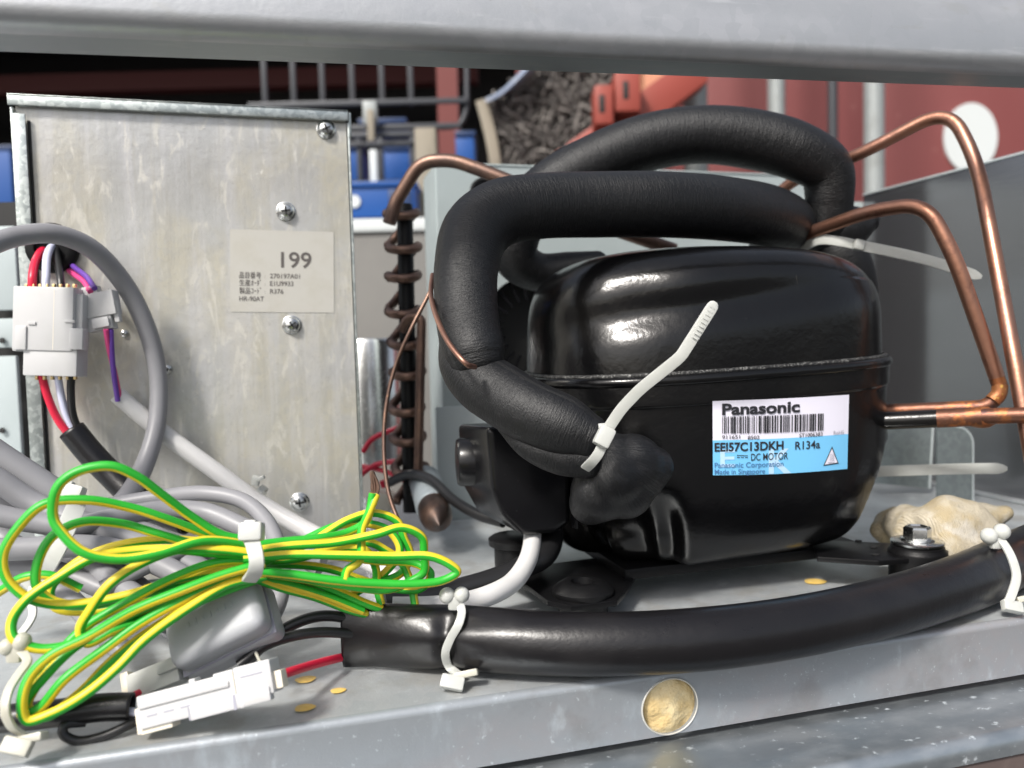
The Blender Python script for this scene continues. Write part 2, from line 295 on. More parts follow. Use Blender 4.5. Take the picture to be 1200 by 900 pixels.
def pipe(name, L, rpx, m, parent=None, d=None, rad=.02, sides=18, cap='flat'):
    C0 = pts3(L, d); r = rpx*np.mean([depth(c) for c in C0])/F
    V, Fc, U, Sx = sweep(fillet(C0, rad, 10), r, sides, cap); return add(name, V, Fc, m, parent, uvs=U, angle=60)
def ribbon(C, wdir, w, t, taper=0):
    """flat strap along C; wdir = direction(s) of its width"""
    C = np.asarray(C, float); n = len(C); T = np.gradient(C, axis=0); T /= np.linalg.norm(T, axis=1)[:, None]+1e-12
    wd = np.asarray(wdir, float); wd = np.tile(wd, (n, 1)) if wd.ndim == 1 else wd; V = []; Fc = []
    for i in range(n):
        x = wd[i]-(wd[i] @ T[i])*T[i]; x /= np.linalg.norm(x); y = np.cross(T[i], x); k = 1.
        if taper and i >= n-3: k = (.95, .75, .35)[i-(n-3)]
        for a, b in ((-.5, -.5), (-.36, -.62), (.36, -.62), (.5, -.5), (.5, .5), (.36, .62), (-.36, .62), (-.5, .5)): V.append(C[i]+x*w*a*k+y*t*b)
    for i in range(n-1):
        for k in range(8): Fc.append([i*8+k, i*8+(k+1) % 8, (i+1)*8+(k+1) % 8, (i+1)*8+k])
    Fc.append(list(range(8))[::-1]); Fc.append([(n-1)*8+k for k in range(8)]); return np.array(V), Fc
def text2d(body, size=1., offset=0., spacing=1.):
    cu = bpy.data.curves.new('tmp', 'FONT'); cu.body = body; cu.size = size; cu.offset = offset; cu.space_character = spacing; cu.resolution_u = 4
    o = bpy.data.objects.new('tmp', cu); COL.objects.link(o); bpy.context.view_layer.update()
    me = o.evaluated_get(bpy.context.evaluated_depsgraph_get()).to_mesh()
    V = np.array([v.co[:2] for v in me.vertices]) if len(me.vertices) else np.zeros((0, 2)); Fc = [list(p.vertices) for p in me.polygons]
    o.to_mesh_clear() if hasattr(o, 'to_mesh_clear') else None
    bpy.data.objects.remove(o); bpy.data.curves.remove(cu); return V, Fc
def fit_text(body, x0, x1, ytop, ybase, offset=0., ref='H'):
    """text scaled to span x0..x1 and cap height ytop..ybase (y grows downward)"""
    V, Fc = text2d(body, 1., offset)
    if len(V) == 0: return V, Fc
    lo = V.min(0); hi = V.max(0); cap = .70
    X = x0+(V[:, 0]-lo[0])/(hi[0]-lo[0])*(x1-x0); Y = ybase-(V[:, 1])/cap*(ybase-ytop); return np.column_stack([X, Y]), Fc

# ================================================================== SETTING: ground, tray, rails
add('ground', [(-60, -60, -.8), (60, -60, -.8), (60, 60, -.8), (-60, 60, -.8)], [[0, 1, 2, 3]], 'asphalt', smooth=False)['kind'] = 'structure'

LIPY = .302
tray = thing('base_tray', (.1, .5, -.03), 'galvanised steel base tray carrying the black compressor and the wiring', 'tray')
mb = MB(); nx, ny = 60, 24; X = np.linspace(-.50, .62, nx); Y = np.linspace(LIPY+.003, .74, ny)
Vg = [(x, y, .0) for y in Y for x in X]
mb.put(Vg, [[j*nx+i, j*nx+i+1, (j+1)*nx+i+1, (j+1)*nx+i] for j in range(ny-1) for i in range(nx-1)])
mb.put(*box((.06, .53, -.0035), (1.12, .44, .003))); mb.build('floor_panel', 'galv_tray', tray, angle=30)
# front lip: rounded bend then a vertical face with one round hole
hc = PY(785, 822, LIPY); HR = .0128; zb = -.0275; mb = MB()
bend = [(LIPY+.003, .0)] + [(LIPY+.003-.003*math.sin(a), -.003+.003*math.cos(a)) for a in np.linspace(0.2, math.pi/2, 6)]
xs = [-.50, hc[0]-.0145, hc[0]+.0145, .62]
for (xa, xb) in zip(xs[:-1], xs[1:]):
    V = [(x, y, z) for (y, z) in bend for x in (xa, xb)]
    mb.put(V, [[2*i+1, 2*i, 2*i+2, 2*i+3] for i in range(len(bend)-1)])
zt = -.003
for (xa, xb) in ((xs[0], xs[1]), (xs[2], xs[3])): mb.put([(xa, LIPY, zt), (xb, LIPY, zt), (xb, LIPY, zb), (xa, LIPY, zb)], [[0, 3, 2, 1]])
n = 48; inner = []; outer = []; hz = (zt+zb)/2; HRz = min(HR, (zt-zb)/2-.0003)
for k in range(n):
    a = 2*math.pi*k/n; c, s_ = math.cos(a), math.sin(a); inner.append((hc[0]+HR*c*.97, LIPY, hz+HRz*s_))
    q = 1/max(abs(c), abs(s_)); outer.append((hc[0]+.0145*c*q, LIPY, hz+(zt-zb)/2*s_*q))
mb.put(inner+outer, [[k, (k+1) % n, n+(k+1) % n, n+k] for k in range(n)])
back = [(x, y+.0016, z) for x, y, z in inner]; mb.put(inner+back, [[k, n+k, n+(k+1) % n, (k+1) % n] for k in range(n)])
mb.put([(xs[0], LIPY, zb), (xs[3], LIPY, zb), (xs[3], LIPY+.0016, zb), (xs[0], LIPY+.0016, zb)], [[0, 3, 2, 1]])
mb.put([(xs[0], LIPY+.0016, zb), (xs[3], LIPY+.0016, zb), (xs[3], LIPY+.0016, -.006), (xs[0], LIPY+.0016, -.006)], [[0, 1, 2, 3]]) if False else None
mb.build('front_lip', 'galv_lip', tray, angle=30)
# cream foam showing in the hole
V = []; Fc = []
for i in range(13):
    for k in range(40):
        rr = 1.12*i/12; a = 2*math.pi*k/40
        V.append((hc[0]+rr*HR*math.cos(a), LIPY+.0032-.0024*(1-min(rr, 1)**2)+.0006*math.sin(3*a+4*rr)*rr, hz+rr*HRz*math.sin(a)))
for i in range(12):
    for k in range(40): Fc.append([i*40+k, i*40+(k+1) % 40, (i+1)*40+(k+1) % 40, (i+1)*40+k])
tag(add('foam_plug', V, Fc, 'foam_cream', tray), 'cream foam showing in the round hole of the lip')
mb = MB(); mb.put(*sweep([(hc[0]+HR*1.0*math.cos(a), LIPY-.0002, hz+HRz*1.0*math.sin(a)) for a in np.linspace(0, 2*math.pi, 49)], .00035, 8, None)[:2])
mb.build('hole_rim', 'sticker_cream', tray)
for k, (x, y, w) in enumerate([(358, 796, 12), (396, 809, 9), (357, 829, 12), (955, 681, 13)]):
    c = PZ(x, y, .0006); r = w*depth(c)/F; V = [c+np.array([0, 0, .0006])]+[c+np.array([r*1.0*math.cos(a)*(1+.1*math.sin(3*a+k)), r*.85*math.sin(a), 0]) for a in np.linspace(0, 2*math.pi, 21)[:-1]]
    add('glue_spot', V, [[0, 1+i, 1+(i+1) % 20] for i in range(20)], 'glue_yellow', tray)

RAILZ = -.031
rail = thing('lower_rail', (.1, .28, -.06), 'scuffed galvanised rail running just below the lip of the tray', 'rail')
prof = [(.325, RAILZ), (.30, RAILZ-.0002), (.2695, RAILZ)] + [(.2695-.006*math.sin(a), RAILZ-.006+.006*math.cos(a)) for a in np.linspace(.3, math.pi/2, 6)] + [(.2635, RAILZ-.0095)]
xs_ = np.linspace(-.5, .62, 40); V = [(x, y, z) for x in xs_ for y, z in prof]; m_ = len(prof)
add('rail_sheet', V, [[i*m_+j, (i+1)*m_+j, (i+1)*m_+j+1, i*m_+j+1] for i in range(39) for j in range(m_-1)], 'galv_rail', rail, angle=30)
mb = MB(); mb.put(*box((.06, .2662, RAILZ-.06), (1.12, .003, .10), bev=.0006)); mb.build('front_skin', 'brown_skin', rail); 

top = thing('top_rail', (.1, .34, .25), 'galvanised steel rail across the top with rounded lower edge', 'rail')
zf0, zf1, zb0, zb1 = PY(0, 37, .338), PY(1200, 88, .338), PY(0, 60, .3585), PY(1200, 103, .3585)
def rail_z(x):
    lf = zf0[2]+(zf1[2]-zf0[2])*(x-zf0[0])/(zf1[0]-zf0[0]); lb = zb0[2]+(zb1[2]-zb0[2])*(x-zb0[0])/(zb1[0]-zb0[0]); return lf, lb
prof = [(.3375, .052), (.3365, .040), (.3355, .0335), (.3340, .0315), (.3320, .016)]
prof += [(.3400-.0085*math.cos(a), .0085-.0085*math.sin(a)) for a in np.linspace(0, math.pi/2, 9)] + [(.3588, None), (.3594, .0014), (.345, .0030), (.3415, .052)]
xs_ = np.linspace(-.30, .62, 60); V = []; m_ = len(prof)
for x in xs_:
    lf, lb = rail_z(x)
    for k, (y, z) in enumerate(prof): V.append((x, y, lb if z is None else ((lb if k >= m_-3 and y > .35 else lf)+z)))
Fc = [[i*m_+j, i*m_+(j+1) % m_, (i+1)*m_+(j+1) % m_, (i+1)*m_+j] for i in range(59) for j in range(m_)]
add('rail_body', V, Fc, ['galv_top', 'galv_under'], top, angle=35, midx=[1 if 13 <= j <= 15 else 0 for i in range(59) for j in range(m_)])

# right-hand side wall of the compartment and small brackets
WX = .566
wall = thing('side_wall', (WX, .55, 0), 'dark shiny steel side wall with bright top edge behind copper pipes', 'panel')
za = PX(1200, 180, WX)[2]; zb2 = PX(1010, 235, WX)[2]; ya, yb = PX(1200, 180, WX)[1]-.12, PX(1012, 235, WX)[1]
zs = za + (za-zb2)*.0
mb = MB(); mb.put(*box((WX+.0008, (ya+yb)/2, zs/2), (.0016, yb-ya, zs))); mb.build('wall_plate', 'wall_sheet', wall, angle=30)
mb = MB(); mb.put(*box((WX+.0004, (ya+yb)/2, zs+.0009), (.0034, yb-ya, .0018), bev=.0005)); mb.build('top_hem', 'bright_edge', wall)
mb = MB(); mb.put(*box((WX-.006, (ya+yb)/2, .0012), (.012, yb-ya, .0012), bev=.0004)); mb.build('bottom_flange', 'galv_tray', wall)
mb = MB(); mb.put(*box((WX-.007, yb+.0012, zs/2-.003), (.014, .0016, zs-.006), bev=.0004)); mb.build('corner_flange', 'pale_sheet', wall)
br = thing('round_cornered_bracket', PZ(1120, 592, 0), 'upright grey steel bracket with one rounded corner beside the side wall', 'bracket')
bd = depth(PZ(1120, 592, .0)); k = bd/F
def rounded(px0, px1, py0, py1, rpx, d, right=True, left=False, n=8):
    pts = [(px0, py1), (px1, py1)]
    pts += [(px1-rpx+rpx*math.cos(a), py0+rpx-rpx*math.sin(a)) for a in np.linspace(0, math.pi/2, n)] if right else [(px1, py0)]
    pts += [(px0+rpx-rpx*math.sin(a), py0+rpx-rpx*math.cos(a)) for a in np.linspace(0, math.pi/2, n)] if left else [(px0, py0)]
    return pts
A = [P(x, y, bd) for x, y in rounded(1098, 1140, 500, 596, 20, bd)]; off = f0*.0016
V, Fc = prism(A, [a+off for a in A], .0); add('bracket_plate', V, Fc, 'bracket_zinc', br, angle=30)
mb = MB(); e_ = [np.array(P(x, y, bd))-f0*.0004 for x, y in [(1140, 595)]+rounded(1098, 1140, 500, 596, 20, bd)[2:-1]]
mb.put(*sweep(np.array(e_), .0008, 6)[:2]); mb.build('bright_edge', 'bright_edge', br)
b2 = thing('low_bracket', PZ(1060, 560, 0), 'low grey steel plate standing just right of the compressor body', 'bracket')
bd2 = bd+.045; A = [P(x, y, bd2) for x, y in [(1020, 566), (1088, 572), (1092, 500), (1020, 500)]]
V, Fc = prism(A, [a+off for a in A]); add('bracket_plate', V, Fc, 'bracket_zinc', b2, angle=30)
mb = MB(); mb.put(*sweep(np.array([P(1089, 572, bd2), P(1093, 500, bd2)])-f0*.0005, .0009, 6)[:2]); mb.build('bright_edge', 'bright_edge', b2)

# ================================================================== CONTROL BOX (left)
BY = .52
cb = thing('control_box', PY(215, 650, BY), 'stained galvanised control box cover with screws and a pale printed sticker', 'box')
cb.location.z = 0
xL, xR, zT = PY(12, 118, BY)[0], PY(409, 131, BY)[0], .2865
xLb = PY(35, 500, BY)[0]
xL = (xL+xLb)/2
mb = MB(); mb.put(*box(((xL+xR)/2, BY+.0016, zT/2-.002), (xR-xL-.004, .0012, zT-.008))); mb.build('front_panel', 'panel_stain', cb, smooth=False)
mb = MB(); mb.put(*box(((xL+xR)/2-.001, BY+.0195, zT-.0008), (xR-xL, .045, .0016), bev=.0005)); mb.put(*box(((xL+xR)/2-.001, BY-.0022, zT-.0032), (xR-xL, .0016, .0064), bev=.0005))
mb.build('top_flange', 'galv_flange', cb)
mb = MB(); mb.put(*box((xL+.0005, BY+.0195, zT/2-.003), (.0014, .042, zT-.008), bev=.0004)); mb.put(*box((xL+.0042, BY-.0021, zT/2-.005), (.0066, .0014, zT-.012), bev=.0004)); mb.build('left_flange', 'galv_flange', cb)
mb = MB(); mb.put(*box((xR-.0006, BY+.020, zT/2-.003), (.0014, .041, zT-.008), bev=.0005)); mb.build('right_side', 'galv_flange', cb)
mb = MB(); mb.put(*box((xR+.0003, BY+.006, zT-.0085), (.0016, .015, .0150), bev=.0005)); mb.build('corner_tab', 'bracket_zinc', cb)
mb = MB(); mb.put(*box((xL+.0084, BY+.0006, zT/2-.006), (.0014, .0010, zT-.016))); mb.build('seam_gap', 'dark_void', cb)
def screw(px, py, rpx):
    c = PY(px, py, BY+.001); r = rpx*depth(c)/F; y = np.array([0, -1., 0])
    o = add('screw', *lathe(c, y, [(0, r*1.12), (r*.12, r*1.12), (r*.16, r), (r*.5, r*.86), (r*.72, r*.5), (r*.78, 1e-6)], 28), 'screw_zinc', cb, angle=50)
    a = random.random()*1.5; mb = MB()
    for t in (a, a+math.pi/2):
        R = np.array([[math.cos(t), 0, math.sin(t)], [0, 1, 0], [-math.sin(t), 0, math.cos(t)]]); mb.put(*box(c+y*r*.68, (r*1.0, r*.3, r*.2), R))
    mb.build('cross_slot', 'dark_void', o)
for px, py in ((382, 152), (335, 248), (342, 381), (351, 588)): screw(px, py, 10)
def rivet(px, py, rpx, hole):
    c = PY(px, py, BY+.001); r = rpx*depth(c)/F; y = np.array([0, -1., 0])
    o = add('rivet', *lathe(c, y, [(0, r*1.3), (r*.3, r*1.2), (r*.8, r*.8), (r*.9, r*.55), (r*.4 if hole else r, 1e-6)], 18), 'screw_zinc', cb)
    if hole: add('rivet_hole', *lathe(c+y*r*.55, y, [(0, r*.55), (r*.2, r*.5), (r*.21, 1e-6)], 14), 'dark_void', o)
rivet(196, 433, 5, True); rivet(146, 391, 4, False)
gc = PY(62, 291, BY+.001); gr = 29*depth(gc)/F; y_ = np.array([0, -1., 0])
add('grommet', *lathe(gc, y_, [(0, gr), (.003, gr), (.0045, gr*.9), (.0045, gr*.62), (.001, gr*.58), (.0008, 1e-6)], 32), 'rubber', cb, angle=50)
# printed sticker
def quad_map(TL, TR, BR, BL):
    TL, TR, BR, BL = map(np.array, (TL, TR, BR, BL))
    return lambda s, t: (1-s)*(1-t)*TL+s*(1-t)*TR+s*t*BR+(1-s)*t*BL
qm = quad_map((269.5, 268.5), (391, 272), (391.6, 366.5), (270, 365.5))
PNL = BY+.0010
stk = add('sticker', [PY(*qm(s, t), PNL-.0003) for s, t in ((0, 0), (1, 0), (1, 1), (0, 1))], [[0, 3, 2, 1]], 'sticker_cream', cb, smooth=False)
def st_text(body, x0, x1, y0, y1, off=0.):   # crop coordinates of the sticker
    V, Fc = fit_text(body, (x0-135)/842, (x1-135)/842, (y0-138)/665, (y1-138)/665, off)
    if len(V): add('lettering', [PY(*qm(s, t), PNL-.0005) for s, t in V], Fc, 'ink_faded', stk, smooth=False)
st_text('199', 548, 795, 310, 436, .012)
for a, b, y in (('品目番号', '270197A01', 527), ('生産ｵｰﾀﾞ', 'E1U9933', 588), ('製品ｺｰﾄﾞ', 'R376', 652)):
    st_text(a, 208, 385, y-40, y, .004); st_text(':', 415, 419, y-30, y, .0)
    st_text(b, 458, 458+27*len(b), y-38, y, .006)
st_text('HR-90AT', 208, 408, 676, 714, .006)

# ================================================================== COMPRESSOR
CX, CY, AX, AYb = .2425, .4445, .1078, .0815
TILT = .034
comp = thing('compressor', (CX, CY, 0), 'glossy black hermetic refrigeration compressor with a white and blue label', 'compressor')
def plan(th, n=2.75):
    c, s = math.cos(th), math.sin(th); k = (abs(c)**n+abs(s)**n)**(-1/n); return c*k, s*k
def gauss(x, w): return math.exp(-(x/w)**2)
def angd(a, b): return (a-b+math.pi) % (2*math.pi)-math.pi
def shell(name, prof, disp, m, nt=300, res=9):
    Q = catmull(np.array([(s, z, 0) for s, z in prof]), res); V = []; n = len(Q)
    for s, z, _ in Q:
        for k in range(nt):
            th = 2*math.pi*k/nt; x, y = plan(th); ds, dz = disp(th, s, z)
            q = max(s+ds, 0); V.append((CX+AX*q*x, CY+AYb*q*y, z+dz+AX*q*x*TILT))
    Fc = [[i*nt+k, i*nt+(k+1) % nt, (i+1)*nt+(k+1) % nt, (i+1)*nt+k] for i in range(n-1) for k in range(nt)]
    return add(name, V, Fc, m, comp, angle=180)
TH_F = -math.pi/2
def disp_up(th, s, z):
    u = angd(th, TH_F); zc = .161+.0100*u
    ds = -.055*gauss(u+.25, .85)*gauss(z-zc, .0095)*min(1, s*1.3)
    ds += -.040*gauss(angd(th, -2.28), .22)*gauss(z-.165, .022) + .012*gauss(angd(th, -1.9), .25)*gauss(z-.172, .02)
    dz = .0012*math.sin(2*th+.6)*(1-s) - .0025*gauss(angd(th, 0.0), .9)*(z > .17)
    dz -= .009*max(0, math.cos(th))**2*max(0, min(1, (z-.150)/.04))*min(1, s)
    return ds, dz
upper = shell('upper_shell', [(.962, .121), (.962, .130), (.960, .140), (.956, .151), (.942, .162), (.905, .1725), (.84, .1805), (.74, .1865), (.60, .1895), (.40, .1912), (.2, .1918), (.0, .192)], disp_up, 'black_paint')
thFL = math.atan2(.377-CY, .139-CX); thFR = math.atan2(.366-CY, .333-CX)
def sstep(x): x = max(0., min(1., x)); return x*x*(3-2*x)
def disp_lo(th, s, z):
    t = angd(th, 0)
    lowA = sstep((.068-z)/.030); recA = sstep((-2.02-t)/.15)*sstep((t+2.95)/.18)
    ds = -.15*lowA*recA*min(1, s*1.2)
    ds += .085*gauss(t+2.19, .065)*gauss(z-.036, .016) + .09*gauss(t+2.46, .12)*gauss(z-.028, .015) + .06*gauss(t+2.15, .22)*gauss(z-.022, .007)
    zb_ = .040+.036*sstep((t+1.05)/.40); recB = sstep((t+1.02)/.22)*sstep((.15-t)/.3)
    ds += -.125*sstep((zb_-z)/.020)*recB*min(1, s*1.2) + .085*gauss(t+.74, .17)*gauss(z-.026, .012) + .04*gauss(t+.62, .06)*gauss(z-.055, .018)
    ds += .018*gauss(t+1.5, .5)*gauss(z-.030, .012)
    return ds, 0
lower = shell('lower_shell', [(1.0, .1195), (1.0, .112), (.999, .108), (.986, .1055), (.984, .098), (.983, .085), (.978, .066), (.966, .052), (.935, .038), (.88, .028), (.80, .0215), (.65, .018), (.3, .017), (0, .017)], disp_lo, 'black_paint')
# rolled seam and weld bead
def ring(name, s, z, r, m, wob=0.):
    C = []
    for k in range(241):
        th = 2*math.pi*k/240; x, y = plan(th); q = s+wob*math.sin(th*37)+wob*.6*math.sin(th*61+1); C.append((CX+AX*q*x, CY+AYb*q*y, z+AX*q*x*TILT+wob*.03*math.sin(th*53)))
    V, Fc, U, _ = sweep(np.array(C), r, 10, None); return add(name, V, Fc, m, comp, angle=180)
ring('seam_flange', .988, .1200, .0029, 'black_paint'); ring('weld_bead', .976, .1232, .0013, 'weld_bead', .0024)
bm = bmesh.new()
for o in (upper, lower):
    b0 = len(bm.verts); o_l = world_loc(o); vs = [bm.verts.new(v.co+o_l) for v in o.data.vertices]
    for p in o.data.polygons:
        try: bm.faces.new([vs[i] for i in p.vertices])
        except ValueError: pass
BVH = BVHTree.FromBMesh(bm); bm.free()
def on_comp(px, py, off):
    v = ray(px, py); v = Vector(tuple(v/np.linalg.norm(v))); h, nn, i, d = BVH.ray_cast(Vector((0, 0, CAM_H)), v)
    if h is None: return np.array(P(px, py, .40))
    return np.array(h - v*off)
# printed label wrapped on the shell
lq0 = quad_map((835, 470), (995, 462.5), (993, 549.5), (835.5, 557)); 
def lq(s, t): p = lq0(s, t); return (p[0], p[1]+2.0*math.sin(math.pi*s)*t+.8*math.sin(math.pi*s)*(1-t))
def lab_grid(t0, t1, m, off, name, parent, s0=0., s1=1., ns=24, nt=8):
    V = [on_comp(*lq(s0+(s1-s0)*i/ns, t0+(t1-t0)*j/nt), off) for j in range(nt+1) for i in range(ns+1)]
    return add(name, V, [[j*(ns+1)+i, (j+1)*(ns+1)+i, (j+1)*(ns+1)+i+1, j*(ns+1)+i+1] for j in range(nt) for i in range(ns)], m, parent)
label = lab_grid(0, .535, 'sticker_white', .0004, 'printed_label', comp); label['label'] = 'white and blue printed label on the shell'
lab_grid(.53, 1, 'sticker_blue', .0006, 'blue_band', label)
def lab_text(body, x0, x1, y0, y1, m='ink_black', off=0., lift=.0010):
    s0, s1 = (x0-95)/1005, (x1-95)/1005; sm = (s0+s1)/2
    tt = lambda y: (y-(130-55*sm))/(538-8*sm)
    V, Fc = fit_text(body, s0, s1, tt(y0), tt(y1), off)
    if len(V): add('lettering', [on_comp(*lq(s, t), lift) for s, t in V], Fc, m, label, smooth=False)
lab_text('E', 150, 260, 475, 600, 'sticker_pale', .02, .0008); lab_text('K', 512, 680, 462, 628, 'sticker_pale', .03, .0008)
lab_text('Panasonic', 165, 740, 133, 210, off=.035)
lab_text('911651', 165, 298, 372, 398, off=.006); lab_text('8502', 355, 442, 370, 396, off=.006); lab_text('ST1006383', 738, 910, 345, 372, off=.006)
lab_text('RoHS', 992, 1068, 330, 358, 'ink_grey')
lab_text('EEI57C13DKH', 108, 622, 418, 478, off=.030); lab_text('R134a', 708, 893, 402, 458, off=.012)
lab_text('DC MOTOR', 380, 655, 490, 540, 'ink_black', .004)
lab_text('Panasonic Corporation', 108, 622, 560, 597, 'ink_blue', .006); lab_text('Made in Singapore', 108, 485, 612, 648, 'ink_blue', .006)
def lab_rects(rects, m, name, lift=.0010):
    mb = MB()
    for (x0, x1, y0, y1) in rects:
        V = []
        for j in range(4):
            for x in (x0, x1):
                s = (x-95)/1005; y = y0+(y1-y0)*j/3; V.append(on_comp(*lq(s, (y-(130-55*s))/(538-8*s)), lift))
        mb.put(V, [[2*j, 2*j+2, 2*j+3, 2*j+1] for j in range(3)])
    mb.build(name, m, label, smooth=False)
rr = random.Random(3); bars = []; x = 166
while x < 915:
    w = rr.choice([4, 4, 5, 8, 8, 12, 15]); sl = (x-165)*.045
    bars.append((x, min(x+w, 918), 240-sl, 362-sl)); x += w+rr.choice([4, 5, 5, 8, 9, 13])
lab_rects(bars, 'ink_black', 'barcode')
lab_rects([(275, 355, 512, 517), (275, 296, 527, 532), (305, 326, 526, 531), (335, 356, 525, 530)], 'ink_black', 'current_symbol')
def lab_poly(P2, m, name, lift):
    V = []
    for x, y in P2: s = (x-95)/1005; V.append(on_comp(*lq(s, (y-(130-55*s))/(538-8*s)), lift))
    add(name, V, [list(range(len(V)))[::-1]], m, label, smooth=False)
lab_poly([(983, 442), (1034, 565), (920, 580)], 'ink_black', 'warning_triangle', .0010)
lab_poly([(982, 459), (1025, 559), (930, 572)], 'sticker_white', 'triangle_field', .0013)
lab_rects([(955, 1003, 556, 560)]+[(968+12*i+4*(j % 2), 972+12*i+4*(j % 2), 492+9*j+(3-i)*2, 503+9*j) for i in range(3) for j in range(6)], 'ink_grey', 'heat_symbol', .0016)
# terminal cover on the left side
fy, by = .398, .462
fr = [(571, 500), (668, 498), (669, 612), (652, 625), (612, 628), (590, 606), (577, 575)]
bk = [(536, 497), (640, 492), (640, 600), (625, 612), (585, 612), (560, 600), (540, 565)]
tcov = add('terminal_cover', *prism([PY(x, y, fy) for x, y in fr], [PY(x, y, by) for x, y in bk], .0035, 4), 'plastic_black', comp, angle=50)
dc = PY(548, 541, .440); add('round_cap', *lathe(dc, (-1, .12, 0), [(-.006, .0135), (.0045, .0135), (.006, .0125), (.0064, .009), (.0064, 1e-6)], 32), 'plastic_black', tcov, angle=40)
add('vertical_rib', *box(PY(672, 555, .396), (.002, .006, .058), bev=.0008), 'plastic_black', tcov)
# mounting feet, rubber mounts, bolt
FL = PZ(683, 692, .014); FR = PZ(1075, 640, .022); RL = PZ(606, 640, .020)
def foot_plate(pts, z, th=.003):
    A = [(x, y, z) for x, y in pts]; return prism(A, [(x, y, z-th) for x, y, _ in A], .0006, 2)
fl = np.array(FL[:2]); add('foot_plate', *foot_plate([fl+(-.020, -.004), fl+(-.012, -.0155), fl+(.012, -.0155), fl+(.0205, -.005), fl+(.045, .030), fl+(.03, .06), fl+(-.03, .055), fl+(-.022, .02)], .0125), 'black_foot', comp, angle=30)
f_r = np.array(FR[:2]); add('foot_plate', *foot_plate([f_r+(-.055, .012), f_r+(-.03, -.006), f_r+(.010, -.0105), f_r+(.019, -.002), f_r+(.012, .0155), f_r+(-.035, .045)], .0185), 'black_foot', comp, angle=30)
mb = MB(); mb.put(*box((CX, CY, .0145), (.15, .11, .006), bev=.001)); mb.build('base_plate', 'black_foot', comp)
m1 = add('rubber_mount', *lathe((fl[0], fl[1], .0), (0, 0, 1), [(0, .012), (.009, .013), (.0128, .0155), (.0150, .0155), (.0168, .0135), (.0185, .0105), (.0192, .0088), (.0190, .006), (.0150, .0055), (.0149, 1e-6)], 36), 'rubber', comp, angle=40)
m2 = add('rubber_mount', *lathe((f_r[0], f_r[1], .0), (0, 0, 1), [(0, .0145), (.010, .0145), (.0148, .0150)] + [(.0190, .0150), (.0200, .0148), (.0215, .0136), (.0225, .0136), (.0235, .0122), (.0237, 1e-6)], 36), 'rubber', comp, angle=40)
wz = .0238
bolt = add('washer', *lathe((f_r[0], f_r[1], wz), (0, 0, 1), [(0, .0136), (.0011, .0136), (.0015, .0130), (.0019, .007), (.0019, 1e-6)], 36), 'screw_zinc', comp, angle=30)
add('bolt_flange', *lathe((f_r[0], f_r[1], wz+.0019), (0, 0, 1), [(0, .0088), (.0010, .0086), (.0016, .0072), (.0016, 1e-6)], 28), 'screw_zinc', bolt, angle=30)
add('bolt_head', *lathe((f_r[0], f_r[1], wz+.0030), (0, 0, 1), [(0, .0072), (.0054, .0072), (.0063, .0062), (.0063, .0052), (.0056, .0044), (.0055, 1e-6)], 6), 'screw_zinc', bolt, angle=25)
rl = np.array(RL[:2]); add('rubber_mount', *lathe((rl[0], rl[1], 0), (0, 0, 1), [(0, .013), (.012, .0135), (.020, .0135), (.0215, .0165), (.0250, .0168), (.0262, .0150), (.0264, 1e-6)], 32), 'rubber', comp, angle=40)
for px, py in ((1006, 634), (1024, 641), (1026, 650)):
    c = PZ(px, py, .0187); add('plate_hole', *lathe(c, (0, 0, 1), [(0, .0019), (.0003, .0019), (.00031, 1e-6)], 16), 'dark_void', comp)
# stub pipes on the right side
pipe('suction_stub', [(1000, 495, .470), (1110, 490, .450)], 10.5, 'black_paint', comp); 
add('stub_socket', *lathe(P(1012, 494.5, .467), rt, [(0, .0075), (.008, .0070), (.011, .0056), (.012, .0048), (.012, 1e-6)], 24), 'black_paint', comp)
add('seam_tab', *box((CX+AX*.985, CY-.012, .1235+AX*TILT), (.005, .009, .006), bev=.0022), 'weld_bead', comp)

def lumps(specs, vox, sm):
    bm = bmesh.new()
    for (c, rad) in specs:
        mtx = Matrix.Translation(Vector(tuple(c))) @ Matrix.Diagonal((*rad, 1)); bmesh.ops.create_icosphere(bm, subdivisions=3, radius=1, matrix=mtx)
    me = bpy.data.meshes.new('tmp'); bm.to_mesh(me); bm.free(); o = bpy.data.objects.new('tmp', me); COL.objects.link(o)
    r_ = o.modifiers.new('r', 'REMESH'); r_.mode = 'VOXEL'; r_.voxel_size = vox; s_ = o.modifiers.new('s', 'SMOOTH'); s_.iterations = sm; s_.factor = .5
    bpy.context.view_layer.update(); ev = o.evaluated_get(bpy.context.evaluated_depsgraph_get()).to_mesh()
    V = np.array([v.co[:] for v in ev.vertices]); Fc = [list(p.vertices) for p in ev.polygons]; bpy.data.objects.remove(o); bpy.data.meshes.remove(me); return V, Fc
